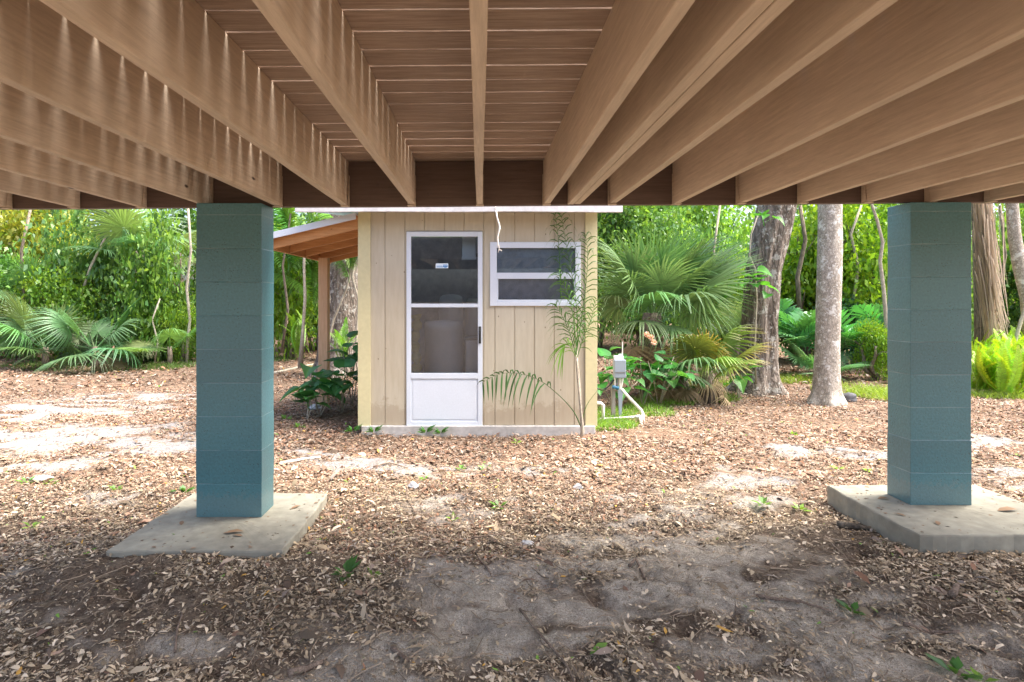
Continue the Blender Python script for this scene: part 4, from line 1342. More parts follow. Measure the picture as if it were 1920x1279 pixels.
bush('leafy_shrub', 1745, 12, 2.2, 3.8, 'green', 'green shrub mostly hidden behind the right pillar', seed=1)
bush('leafy_shrub', 1875, 12.6, 2.4, 4.2, 'green', 'green shrub behind the hanging dead palm skirt at the right edge', seed=2, tint=(1.2, 1.15, 1))
bush('leafy_shrub', 1960, 11.6, 2.0, 2.5, 'dark', 'dark shrub cut off by the right edge behind the ferns', seed=4)
bush('shade_tree', 2030, 14, 3.6, 5.2, 'green', 'tree beyond the right edge of the photo', 'tree', seed=3, base=.6)

# far woodland as one mass, with a thin spot where the sky shows
r_ = rng(88)
bl = []
for i in range(120):
    px = r_.uniform(-260, 2200)
    Yq = r_.uniform(17.5, 23)
    xq = (px - VX) * Yq / FP
    hh_ = r_.uniform(4.2, 8.5)
    if 1355 < px < 1420: hh_ = 2.6
    zc = r_.uniform(.6, hh_)
    bl.append((xq, Yq, zc, r_.uniform(1.2, 2.2), 1.0, r_.uniform(.7, 1.4)))
for px in range(-300, 2300, 110):
    Yq = 22; bl.append(((px - VX) * Yq / FP, Yq, 1.2, 1.7, 1, 1.5)); bl.append(((px - VX) * Yq / FP, Yq + 1, 3.0, 1.7, 1, 1.3))
v, q, c = leafcloud(110000, bl, .20, .12, DARK + GREEN + GREEN, 5, clump=.45, per=40, shell=.3)
tag(obj('distant_woodland', np_mesh('woodland', v, q, cols=c), M['leaf']), 'mass of trees and undergrowth closing the view behind the yard', kind='stuff')

# ------------------------------------------------------------------ palms
fan_palm(85, 11.9, 14, 'low palmetto with drooping grey-green fans at the far left', h=.35, s=.9, seed=2, elr=(-8, 65), tint=(.68, .78, .85), trunk=.06)
fan_palm(178, 11.6, 13, 'palmetto with a star of long drooping fans, left of the pillar', h=.38, s=.9, seed=5, elr=(-10, 60), tint=(.72, .82, .85), dead=3, trunk=.06)
fan_palm(60, 13.2, 8, 'taller palmetto at the left edge with upright fans catching light', h=1.5, s=.9, seed=9, elr=(0, 70), tint=(.8, .88, .9), trunk=.07)
fan_palm(318, 12.0, 6, 'small drooping palmetto beside the left pillar', h=.35, s=.8, seed=12, elr=(-5, 60), tint=(1.0, 1.1, .9), trunk=.05)
fan_palm(262, 13.3, 12, 'tall cabbage palm with spiky upright fans behind the leafy shrubs', h=2.5, s=1.25, seed=15, elr=(-10, 80), tint=(.9, 1.0, 1.0), name='cabbage_palm')
o = fan_palm(1222, 8.6, 0, 'big fan palm with wide blue-green fans spreading right of the shed', h=1.15, s=1, seed=3, name='fan_palm', trunk=.16)
# fans placed as in the photo: azimuth 0 is +X (right), 270 faces the camera
for (az, el, s, roll, k) in ((200, 62, 1.05, .3, 0), (240, 70, 1.05, 0, 0), (300, 66, 1.1, -.2, 1), (345, 52, 1.15, -.5, 0), (10, 30, 1.15, -.6, 1), (335, 18, 1.1, -.5, 1), (300, 20, 1.0, -.2, 2),
                             (255, 22, .95, .2, 2), (215, 35, .95, .4, 1), (190, 15, .9, .6, 2), (350, 40, 1.35, .3, 0), (15, 50, 1.35, -.3, 1), (325, 30, 1.3, .5, 0), (210, 50, 1.2, -.5, 1), (320, 42, 1.1, 0, 0), (270, 45, 1.0, 0, 1), (60, 55, 1.0, 0, 0), (120, 50, 1.0, 0, 0), (20, 68, 1.1, 0, 0), (350, -2, 1.0, -.4, 2), (240, -5, .85, 0, 2), (285, -15, .8, 0, 2)):
    place_frond(o, fanm[k], M['palm'], (0, 0, 1.15), R(az), R(el), roll, s * .92, (random.uniform(.95, 1.35), random.uniform(1.0, 1.35), random.uniform(1.0, 1.5)))
for (az, el) in ((250, -60), (300, -55), (200, -50), (330, -60)):
    place_frond(o, fand[az % 2], M['dry'], (0, 0, 1.1), R(az), R(el), 0, .8, name='dead_frond')
fan_palm(1325, 7.9, 7, 'yellowing small palmetto with brown tips left of the oak', h=.35, s=.62, seed=21, elr=(10, 65), azr=(190, 370), yellow=7, dead=3)
fan_palm(1275, 8.1, 2, 'brown collapsed palmetto between the flowering shrub and the yellowing palmetto', h=.4, s=.6, seed=22, elr=(0, 20), azr=(240, 330), dead=6)
fan_palm(1380, 10.5, 7, 'small palmetto low behind the oak roots', h=.7, s=.7, seed=25, elr=(10, 70), tint=(.8, .95, 1.2))
# hanging palm skirt at right edge
o = thing('skirted_palm', P(1850, 700, 9.4), 'palm trunk with a long hanging skirt of dead fronds at the right edge', 'palm')
o.location.z = 0
mb = MB(); mb.tube([(0.05, .1, -.1), (0, .1, 1.5), (-.1, .1, 4.6)], [.13, .10, .09], 14); obj('trunk', mb.mesh('trunk', True), M['bark_dull'], o, loc=(0, 0, 0))
r = rng(77)
n = 420
tt = r.random(n)
p0 = np.stack([-.17 + r.normal(size=n) * .045, -.12 + r.normal(size=n) * .08, 3.3 - 1.5 * tt], 1)
fall = .9 + .7 * r.random(n)
dx = (.05 + .34 * tt) * (r.random(n) * .8 + .2)
V, Q, Cc = [], [], []
for i in range(n):
    w_ = r.uniform(.006, .016); c = np.array([.66, .54, .40]) * r.uniform(.6, 1.2)
    b0 = len(V)
    for k in range(4):
        u = k / 3
        pp = p0[i] + np.array([dx[i] * u * 1.0 + .03 * math.sin(u * 4 + i), -.05 * u, -fall[i] * u])
        V += [pp - np.array([w_ * (1 - .7 * u), 0, 0]), pp + np.array([w_ * (1 - .7 * u), .004, 0])]; Cc += [c, c]
    for k in range(3): Q.append((b0 + 2 * k, b0 + 2 * k + 1, b0 + 2 * k + 3, b0 + 2 * k + 2))
obj('dead_skirt', np_mesh('skirt', np.array(V), np.array(Q), cols=np.array(Cc)), M['dry'], o, loc=(0, 0, 0))
for az, el in ((200, 30), (280, 20), (330, 35), (20, 40), (100, 40)):
    place_frond(o, fanm[1], M['palm'], (-.1, 0, 4.4), R(az), R(el), 0, 1.0)
# pale stems
def stem_thing(name, pts, rad, label, mat='stem', cat='tree', leaves=None, part='trunk'):
    o = thing(name, (pts[0][0], pts[0][1], 0), label, cat)
    mb = MB(); mb.tube([Vector(p) - o.location for p in pts], rad, 9)
    obj(part, mb.mesh(part, True), M[mat], o, loc=(0, 0, 0))
    if leaves:
        v, q, c = leafcloud(leaves[0], [(*(Vector(l[:3]) - o.location), *l[3:]) for l in leaves[1]], .10, .05, leaves[2], 7, clump=.12)
        obj('crown', np_mesh('crown', v, q, cols=c), M['leaf'], o, loc=(0, 0, 0))
    return o
Ys = 9.0
stem_thing('slender_tree', [P(1935, 640, Ys), P(1928, 560, Ys), P(1912, 500, Ys), P(1902, 440, Ys), P(1898, 385, Ys), P(1896, 250, Ys), P(1880, 60, Ys)], [.11, .10, .09, .085, .08, .07, .05], 'pale smooth trunk leaning in at the right edge above the ferns', 'bark_pale')
stem_thing('bare_sapling', [P(1898, 700, 8.9), P(1900, 650, 8.9), P(1915, 600, 8.9), P(1935, 540, 8.9), P(1960, 470, 8.9)], [.03, .028, .025, .02, .015], 'thin grey sapling slanting right behind the ferns')
stem_thing('bare_sapling', [P(1664, 700, 9.6), P(1662, 610, 9.6), P(1657, 545, 9.6), P(1650, 490, 9.6), P(1655, 455, 9.6), P(1645, 415, 9.6), P(1635, 385, 9.6), P(1628, 300, 9.6)], [.038, .034, .030, .028, .026, .024, .02, .015], 'thin crooked pale sapling left of the right pillar')
for k_, (pp, ys_, rr_, lab_) in enumerate((
    ([(350, 690), (352, 640), (356, 600), (350, 540), (358, 470), (352, 380)], 12.2, .035, 'pale mottled stem rising beside the left pillar through the leafiest shrub'),
    ([(215, 660), (235, 655), (262, 668)], 11.8, .02, 'bare reddish branch lying out of the palmetto toward the left pillar'),
    ([(290, 680), (296, 640), (285, 600), (300, 560)], 12.0, .02, 'thin brown stem low between the palmetto and the left pillar'),
    ([(30, 660), (45, 560), (40, 470), (60, 380)], 13.0, .04, 'grey stem at the far left rising through the yellow-green leaves'),
    ([(150, 560), (170, 500), (200, 440), (205, 380)], 13.0, .03, 'slanting grey stem behind the palmettos'),
    ([(528, 660), (540, 580), (530, 500), (545, 400)], 12.0, .03, 'thin stem right beside the left pillar, under the lean-to corner'),
    ([(1345, 640), (1350, 540), (1338, 470), (1350, 385)], 11.5, .03, 'thin grey stem left of the oak in the feathery shrub'),
    ([(1500, 600), (1495, 520), (1510, 450), (1500, 385)], 11.6, .05, 'dark stem between the oak and the pale trunk'),
    ([(1600, 560), (1610, 500), (1595, 440), (1615, 385)], 11.4, .03, 'thin brown stem just right of the pale trunk'),
    ([(1880, 640), (1870, 560), (1885, 480), (1875, 385)], 10.6, .03, 'thin stem between the palm skirt and the leaning trunk'))):
    stem_thing('woodland_sapling', [P(a, b2, ys_ - .0) for a, b2 in pp], [rr_ * (1 - .4 * i / len(pp)) for i in range(len(pp))], lab_, 'bark_dull' if k_ % 2 else 'stem', 'sapling')
# trunk with vines between post and shed
o = thing('rough_tree', P(640, 700, 10.6), 'broad mossy grey trunk with hanging vines seen under the lean-to roof', 'tree'); o.location.z = 0
pt = [P(640, 720, 10.6), P(640, 600, 10.6), P(641, 500, 10.6), P(640, 400, 10.6), P(636, 200, 10.6)]
obj('trunk', trunk_mesh(loc_path(o, pt), [.48, .40, .36, .34, .25], nz=.08, flare=.3, seed=14, rings=40), M['bark_oak'], o, loc=(0, 0, 0))
high_crown(o, 6.6, 0, 303)
for i, (pts, lab) in enumerate((([(612, 660), (625, 600), (648, 545), (662, 500), (655, 455)], 'pale vine curving diagonally across the mossy trunk'), ([(668, 640), (672, 560), (660, 520), (668, 470)], 'twisted vine along the right side of the mossy trunk'), ([(606, 620), (618, 560), (612, 520), (620, 470)], 'thin vine beside the lean-to post'))):
    q = [P(a, b2, 10.0 - .1 * i) for a, b2 in pts]
    o2_ = thing('woody_vine', (q[0].x, q[0].y, 0), lab, 'vine')
    mb = MB(); mb.tube([p - o2_.location for p in [Vector((q[0].x - .1, q[0].y, 0))] + q], [.03] + [.022] * len(q), 8); obj('stem', mb.mesh('stem', True), M['stem'], o2_, loc=(0, 0, 0))
stem_thing('bare_sapling', [P(563, 690, 10.5), P(568, 620, 10.5), P(572, 560, 10.5), P(570, 500, 10.5), P(572, 420, 10.5)], [.05, .03, .028, .025, .02], 'pale dry stalk left of the lean-to post', 'stem')
cluster('weeping_palm', 655, 9.7, 9, hangm, M['palm'], 'weeping palm with grassy hanging leaflets against the mossy trunk', 'palm', seed=3, el=(20, 60), s=.8, h=1.9, tint=(1.2, 1.2, 1.2))
cluster('weeping_palm', 540, 12.2, 10, hangm, M['palm'], 'grassy weeping palm just right of the left pillar', 'palm', seed=6, el=(20, 70), s=1.3, h=2.2, tint=(1.1, 1.1, 1.1))
cluster('weeping_palm', 590, 12.6, 9, hangm, M['palm'], 'weeping palm behind the lean-to post', 'palm', seed=16, el=(20, 70), s=1.2, h=1.4, tint=(1.3, 1.2, .9))
cluster('fern_clump', 645, 9.0, 12, fernm, M['palm'], 'fern with curling pale fronds low beside the mossy trunk', 'fern', seed=8, el=(10, 60), s=1.0, h=.35, tint=(.7, .85, 1.8))
cluster('fern_clump', 560, 11.4, 14, fernm, M['palm'], 'fresh green fern clump right of the left pillar', 'fern', seed=18, el=(10, 60), s=1.2, h=.3, tint=(.8, .85, 1.0))
# split leaf philodendrons
for i, (px, Y_, s, lab, h) in enumerate(((1500, 10.4, 1.1, 'large split-leaf plant right of the oak with dark glossy leaves', .55), (1590, 10.2, 1.1, 'large split-leaf plant between the pale trunk and the right pillar', .55), (1650, 10.8, 1.0, 'split-leaf plant deepest in the shade beside the right pillar', .7), (1460, 11.0, .9, 'split-leaf plant tucked behind the oak trunk', .8))):
    cluster('split_leaf_plant', px, Y_, 15, lobem, M['palm'], lab, 'plant', seed=30 + i, el=(10, 75), s=s * 1.15, h=h, part='leaf', spread=.12, tint=(1.2, 1.3, 1.2), jit=.5)
cluster('split_leaf_plant', 1540, 9.9, 10, [fanm[0]], M['palm'], 'low spiky palmetto in front of the split-leaf plants', 'palm', seed=36, el=(5, 50), s=.55, h=.1, tint=(.9, 1.1, 1.2))
# ferns right
for i, (px, Y_, s) in enumerate(((1838, 8.3, 1.05), (1880, 8.1, 1.1), (1922, 8.3, 1.15), (1860, 8.9, 1.3), (1905, 9.0, 1.35), (1960, 8.3, 1.1), (1990, 8.8, 1.1))):
    cluster('sword_fern', px, Y_, 38, fernm, M['palm'], ('bright lime sword fern at the left end of the fern bank by the right pillar', 'bright lime sword fern second from the pillar in the front of the fern bank', 'bright lime sword fern at the right edge of the photo, front row', 'sword fern behind the two front ferns by the pillar', 'sword fern in the back row near the right edge', 'sword fern just beyond the right edge', 'outermost sword fern beyond the right edge')[i], 'fern', seed=50 + i, el=(10, 80), s=s * .92, h=.03, spread=.16, group='sword ferns by the right pillar', tint=(1.15, 1.1, .9))
# grassy weeds strip
def blades(name, spots, n, h, col, seed, label):
    r = rng(seed)
    V, Q, Cc = [], [], []
    sp_ = r.integers(0, len(spots), n)
    for i in range(n):
        cx, cy, rx, ry = spots[sp_[i]]
        a, q = r.uniform(0, 6.28), math.sqrt(r.random())
        x_, y_ = cx + rx * q * math.cos(a), cy + ry * q * math.sin(a)
        z_ = 0
        hh_ = h * r.uniform(.4, 1.2); ln = r.normal(size=2) * hh_ * .45; w_ = r.uniform(.003, .008)
        c = np.array(col) * r.uniform(.7, 1.3)
        sd_ = r.uniform(0, 3.14); wv = np.array([math.cos(sd_) * w_, math.sin(sd_) * w_, 0])
        b0 = len(V); z0 = -.02
        for k in range(3):
            u = k / 2
            pp = np.array([x_ + ln[0] * u * u, y_ + ln[1] * u * u, z0 + hh_ * u * (1 - .25 * u)])
            V += [pp - wv * (1 - u * .9), pp + wv * (1 - u * .9)]; Cc += [c, c]
        Q += [(b0, b0 + 1, b0 + 3, b0 + 2), (b0 + 2, b0 + 3, b0 + 5, b0 + 4)]
    V = np.array(V)
    V[:, 2] += gz(V[:, 0], V[:, 1])
    tag(obj(name, np_mesh(name, V, np.array(Q), cols=np.array(Cc)), M['leaf']), label, kind='stuff')
def W(px, py, rx, ry):
    g = G(px, py); return (g.x, g.y, rx * g.y / FP, ry * g.y ** 2 / (FP * CAMZ))
blades('grass', [W(1150, 800, 45, 12), W(1150, 780, 40, 14), W(1215, 770, 45, 14), W(1240, 750, 60, 10), W(1320, 740, 70, 9)], 5200, .13, (0.16, 0.32, 0.04), 3, 'low green grass and weeds round the pipes and along the shrubs')
blades('grass', [W(1600, 735, 70, 10), W(1640, 745, 40, 10), W(1860, 745, 60, 6), W(1700, 740, 80, 8), W(1480, 715, 60, 6), W(1350, 722, 90, 5)], 5200, .17, (0.24, 0.36, 0.05), 4, 'yellow-green grass at the edge of the wood on the right')
blades('grass', [W(200, 690, 180, 5), W(320, 688, 60, 6), W(530, 672, 40, 6), W(640, 690, 60, 6), W(90, 685, 90, 4)], 4200, .15, (0.13, 0.24, 0.05), 5, 'thin grass at the edge of the wood on the left')

# broad leaf plants
def heart_plant(px, Y_, n, s, h, label, seed, wr=.3, tint=(1, 1, 1), name='broadleaf_plant', cat='plant'):
    x_ = (px - VX) * Y_ / FP
    o = thing(name, (x_, Y_, gzf(x_, Y_)), label, cat)
    r = random.Random(seed)
    mb = MB()
    for k in range(max(3, n // 4)):
        a = r.uniform(0, 6.28); q = r.uniform(.2, 1) * wr
        top = Vector((math.cos(a) * q, math.sin(a) * q, h * r.uniform(.4, .9)))
        pts = [Vector((0, 0, -.03)), top * .5 + Vector((0, 0, .05)), top]
        mb.tube(pts, [.008, .006, .004], 6)
        for j in range(4):
            t = .35 + .65 * (j + r.random() * .5) / 4
            b2 = pts[1].lerp(pts[2], min(1, max(0, t * 2 - 1))) if t > .5 else pts[0].lerp(pts[1], t * 2)
            place_frond(o, heartm[r.randrange(3)], M['leaf'], b2, r.uniform(0, 6.28), R(r.uniform(-20, 45)), r.uniform(-.3, .3), s * r.uniform(.7, 1.2), tuple(c_ * r.uniform(.85, 1.2) for c_ in tint), 'leaf')
    obj('stem', mb.mesh('stem', True), M['stem'], o, loc=(0, 0, 0))
    return o
heart_plant(640, 6.9, 18, .95, .62, 'broad heart-leaved plant climbing round the foot of the lean-to post', 1, .30, (.95, 1.05, 1.3))
heart_plant(598, 6.7, 16, .95, .5, 'broad-leaved plant left of the lean-to post with drooping leaves', 2, .22, (1.0, 1.1, 1.3))
heart_plant(575, 6.5, 6, .6, .25, 'low broad-leaved sprout in front of the lean-to', 3, .12, (1.1, 1.2, 1.2))
heart_plant(660, 7.3, 10, 1.0, .9, 'taller broad-leaved plant tight against the shed side wall', 4, .25, (.8, .95, 1.2))
heart_plant(1155, 7.3, 30, .75, .75, 'broad-leaved bush behind the utility box', 5, .35, (1.1, 1.2, 1.0))
heart_plant(1235, 7.6, 34, .75, .75, 'bushy broad-leaved undergrowth right of the utility box', 6, .5, (1.1, 1.2, 1.0))
heart_plant(1300, 7.9, 20, .7, .5, 'low broad-leaved undergrowth below the yellowing palmetto', 7, .45, (.95, 1.1, 1.0))
heart_plant(1385, 8.1, 14, .75, .6, 'bright broad-leaved seedling at the foot of the oak', 8, .25, (1.5, 1.6, 1.0))
o = heart_plant(1205, 7.5, 12, .8, 1.15, 'flowering broad-leaved shrub with pale pink blooms left of the brown palmetto', 9, .25, (.9, 1.05, 1.0), name='flowering_shrub', cat='shrub')
for k, (a, b2) in enumerate(((1221, 633), (1213, 627), (1226, 642))):
    r = rng(k)
    nn_ = 60
    d = unit(r.normal(size=(nn_, 3)))
    v, q = leafquads(d * .01, d, unit(r.normal(size=(nn_, 3))), np.full(nn_, .035), np.full(nn_, .02))
    c = np.repeat(np.array([[.80, .60, .60]]) * r.uniform(.7, 1.2, (nn_, 1)), 4, 0)
    obj('blossom', np_mesh('blossom', v, q, cols=c), M['leaf'], o, loc=P(a, b2, 7.3) - o.location)

# ------------------------------------------------------------------ sapling palm in front of the shed
gb = G(1092, 822)
Yp = gb.y
o = thing('palm_sapling', (gb.x, Yp, gzf(gb.x, Yp)), 'thin young palm with narrow leaflets growing in front of the right end of the shed', 'palm')
mb = MB()
def PL(px, py, dy=0): return P(px, py, Yp + dy) - o.location
mb.tube([Vector((0, 0, -.05)), PL(1092, 805), PL(1090, 780), PL(1086, 735), PL(1082, 690), PL(1080, 655)], [.022, .02, .014, .011, .010, .008], 9)
mb.tube([PL(1090, 780), PL(1088, 735, .01), PL(1084, 690, .01), PL(1081, 650, .01)], [.012, .009, .008, .006], 8)
obj('stem', mb.mesh('stem', True), M['stem'], o, loc=(0, 0, 0))
def free_frond(pts, n, ll, lw, col, seed, droop=.5, ang=R(40), t0=.15, rach=.004):
    """frond along given local points"""
    r = rng(seed)
    pts = np.array([list(p) for p in pts])
    V, Q, Cc = [], [], []
    m_ = len(pts)
    # resample smoothly
    def at(t):
        f = t * (m_ - 1); i = min(int(f), m_ - 2); u = f - i
        pa_, pb_ = pts[i], pts[i + 1]
        p_1 = pts[max(i - 1, 0)]; p2 = pts[min(i + 2, m_ - 1)]
        return .5 * ((2 * pa_) + (-p_1 + pb_) * u + (2 * p_1 - 5 * pa_ + 4 * pb_ - p2) * u * u + (-p_1 + 3 * pa_ - 3 * pb_ + p2) * u ** 3)
    for i in range(n):
        t = t0 + (1 - t0) * (i + r.random() * .6) / n
        p = at(t); tg = unit((at(min(1, t + .02)) - at(t - .02))[None])[0]
        s = -1 if i % 2 else 1
        sv = unit(np.cross(tg, np.array([0, -1, .3]))[None])[0] * s
        d = unit((tg * math.cos(ang) + sv * math.sin(ang) + r.normal(size=3) * .18 + np.array([0, -.15, 0]))[None])[0]
        L_ = ll * (.6 + .5 * math.sin(math.pi * t)) * r.uniform(.8, 1.15)
        wv = unit(np.cross(d, np.array([.2, 1, .1]))[None])[0]
        c = np.array(col) * r.uniform(.75, 1.3); b0 = len(V)
        for k in range(5):
            u = k / 4
            w_ = lw * .5 * (math.sin(math.pi * min(1, .15 + .85 * u)) + .04)
            pp = p + d * L_ * u * (1 - .2 * u) + np.array([0, 0, -droop * L_ * u * u])
            V += [pp - wv * w_, pp + wv * w_]; Cc += [c, c * 1.1]
        for k in range(4): Q.append((b0 + 2 * k, b0 + 2 * k + 1, b0 + 2 * k + 3, b0 + 2 * k + 2))
    b0 = len(V); NN = 20
    for k in range(NN + 1):
        p = at(k / NN); w_ = rach * (1.3 - k / NN)
        for dx_, dy_, dz_ in ((-w_, 0, -w_ * .5), (w_, 0, -w_ * .5), (0, -w_, w_ * .5)):
            V.append(p + np.array([dx_, dy_, dz_])); Cc.append(np.array(col) * 1.3)
    for k in range(NN):
        for q in range(3):
            a_, b_ = b0 + k * 3 + q, b0 + k * 3 + (q + 1) % 3
            Q.append((a_, b_, b_ + 3, a_ + 3))
    return np_mesh('frond', np.array(V), np.array(Q), cols=np.array(Cc))
gcol = (0.06, 0.15, 0.03)
fr = [([(1081, 655), (1083, 600), (1075, 530), (1062, 460), (1052, 400)], 44, .26, gcol, .1),
      ([(1081, 660), (1090, 600), (1098, 540), (1102, 480), (1098, 440)], 40, .26, gcol, .0),
      ([(1080, 665), (1070, 630), (1058, 600), (1040, 570)], 26, .24, gcol, -.05),
      ([(1082, 670), (1095, 630), (1108, 600), (1118, 560)], 26, .22, (.09, .2, .04), -.05),
      ([(1081, 665), (1078, 620), (1072, 575), (1060, 540), (1045, 510)], 26, .22, (.08, .19, .03), -.08),
      ([(1080, 668), (1065, 645), (1055, 650)], 18, .2, (.16, .32, .05), -.08),
      ([(1052, 560), (1050, 500), (1046, 440), (1040, 395)], 22, .2, gcol, .12)]
for i, (pp, n_, ll_, c_, dy) in enumerate(fr):
    obj('frond', free_frond([PL(a, b2, dy) for a, b2 in pp], n_, ll_ * 1.25, .0115, c_, 60 + i, droop=.75, ang=R(36)), M['palm'], o, loc=(0, 0, 0))
# the long low frond bending left
obj('frond', free_frond([PL(1089, 800, 0), PL(1075, 770, -.03), PL(1045, 738, -.05), PL(1010, 712, -.05), PL(970, 700, -.05), PL(935, 702, -.05), PL(903, 718, -.05)], 26, .20, .019, (.055, .13, .04), 81, droop=1.0, ang=R(60), t0=.42, rach=.005), M['palm'], o, loc=(0, 0, 0))
obj('frond', free_frond([PL(1091, 790), PL(1100, 760, .02), PL(1118, 735, .04), PL(1125, 728, .04)], 3, .1, .01, (.08, .15, .04), 83, t0=.8), M['palm'], o, loc=(0, 0, 0))

# ------------------------------------------------------------------ leaf litter (countless: stuff)
def litter(name, n, xr, yr, size, fresh, seed, label, sandkeep=.1, lift=.012, zf=None):
    r = rng(seed)
    x = r.uniform(*xr, n); y = r.uniform(*yr, n)
    # only where a camera near the photograph's could see it
    keep = (x > -.95 * y - 1.2) & (x < 1.05 * y + 1.2)
    s = sandmask(x, y)
    dens = np.clip(1.15 - s * 1.9, sandkeep, 1) * np.clip(fbm(x * 2.4, y * 2.4, 8) * 3.6 - .9, .12, 1)
    keep &= r.random(n) < dens
    keep &= ~((x > L) & (x < Rr) & (y > SY - .03) & (y < SY + SD))
    for (a, b2, c_, d_) in ((-1.975, -1.03, 2.94, 3.84), (2.375, 3.43, 3.05, 3.9)):
        keep &= ~((x > a) & (x < b2) & (y > c_) & (y < d_))
    x, y = x[keep], y[keep]; n = len(x)
    z = gz(x, y) + .002 + lift * r.random(n) ** 2
    a = r.uniform(0, 2 * math.pi, n)
    el = r.normal(size=n) * .22
    d = np.stack([np.cos(a) * np.cos(el), np.sin(a) * np.cos(el), np.sin(el)], 1)
    nr = unit(np.stack([r.normal(size=n) * .35, r.normal(size=n) * .35, np.ones(n)], 1))
    if size < .02: r = rng(seed + 50)
    l = size * np.clip(np.exp(r.normal(size=n) * .55),   .25, 1.9) * .8; w = l * r.uniform(.14, .5, n)
    side = unit(np.cross(d, nr)); up = unit(np.cross(side, d))
    curl = r.normal(size=n)[:, None] * .22
    P0 = np.stack([x, y, z], 1)
    L1, W1 = l[:, None], w[:, None]
    # six points: two cross rows, curled leaf
    V = np.stack([P0, P0 + d * L1 * .33 + side * W1 * .5 + up * L1 * (curl * .6 + .06), P0 + d * L1 * .33 - side * W1 * .5 + up * L1 * (curl * .6 + .06),
                  P0 + d * L1 * .7 + side * W1 * .4 + up * L1 * curl, P0 + d * L1 * .7 - side * W1 * .4 + up * L1 * curl, P0 + d * L1 * 1.0 + up * L1 * curl * .5], 1).reshape(-1, 3)
    b0 = np.arange(n) * 6
    Q = np.stack([b0 + 1, b0 + 2, b0 + 4, b0 + 3], 1)
    T = np.concatenate([np.stack([b0, b0 + 2, b0 + 1], 1), np.stack([b0 + 3, b0 + 4, b0 + 5], 1)])
    old = np.array([(.40, .31, .20), (.26, .195, .125), (.52, .41, .28), (.16, .12, .08), (.35, .26, .165), (.60, .49, .35), (.22, .175, .115)])
    new = np.array([(.27, .165, .11), (.33, .215, .145), (.20, .12, .08), (.38, .29, .215), (.16, .10, .07), (.30, .16, .095), (.25, .19, .145), (.12, .085, .06), (.31, .26, .215)])
    fm = fresh_sun_mask(x, y) if fresh is None else np.full(n, fresh)
    pick = r.random(n) < fm
    c = np.where(pick[:, None], new[r.integers(0, len(new), n)], old[r.integers(0, len(old), n)]) * r.uniform(.7, 1.2, n)[:, None]
    g_ = r.random(n) < .004
    c[g_] = (.16, .28, .05)
    drk = fbm(x * 2.0, y * 2.0, 15)[:, None] - .30 * np.clip((y - 3.2) / 1.2, 0, 1)[:, None]  # random tone; yard leaves also darkened in colour to offset the sun
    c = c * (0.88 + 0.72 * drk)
    o_ = r.random(n) < .006
    c[o_] = (.60, .34, .08)
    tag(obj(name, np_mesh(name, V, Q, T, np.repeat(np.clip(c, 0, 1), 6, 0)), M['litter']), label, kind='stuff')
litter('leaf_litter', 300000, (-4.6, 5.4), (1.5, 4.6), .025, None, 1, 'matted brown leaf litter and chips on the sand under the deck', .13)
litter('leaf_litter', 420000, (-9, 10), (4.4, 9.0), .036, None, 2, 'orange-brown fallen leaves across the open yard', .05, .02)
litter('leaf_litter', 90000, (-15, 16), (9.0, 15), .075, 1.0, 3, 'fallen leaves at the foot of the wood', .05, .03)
litter('leaf_crumbs', 260000, (-4.6, 5.4), (1.6, 5.0), .011, 0.0, 4, 'fine dark crumbs of leaf and bark trodden into the sand', .42, .004)
r = rng(61)
V, Q, Cc = [], [], []
for (a, b2, c_, d_, zt_) in ((-1.95, -1.05, 2.97, 3.82, .085), (2.40, 3.41, 3.08, 3.88, .121)):
    for i in range(260):
        x_, y_ = r.uniform(a, b2), r.uniform(c_, d_)
        ed = min(x_ - a, b2 - x_, y_ - c_, d_ - y_)
        if r.random() > .30 + .7 * math.exp(-ed / .05): continue
        th = r.uniform(0, 6.28); l_ = r.uniform(.004, .028) * (1.4 if ed < .06 else 1); w_ = l_ * r.uniform(.12, .4)
        d = np.array([math.cos(th), math.sin(th), 0]); s_ = np.array([-d[1], d[0], 0]); p = np.array([x_, y_, zt_ + .001])
        b0 = len(V); V += [p, p + d * l_ * .5 + s_ * w_ + [0, 0, .003], p + d * l_, p + d * l_ * .5 - s_ * w_ + [0, 0, .002]]
        Q.append((b0, b0 + 1, b0 + 2, b0 + 3)); Cc += [np.array([.25, .17, .11]) * r.uniform(.4, 1.5)] * 4
tag(obj('leaf_crumbs', np_mesh('crumbs', np.array(V), np.array(Q), cols=np.array(Cc)), M['litter']), 'bits of leaf and bark scattered over the concrete pads', kind='stuff')
litter('leaf_litter', 5200, (-4.6, 5.4), (1.7, 5.5), .062, .45, 12, 'larger whole dead leaves lying on top of the litter', .25, .02)
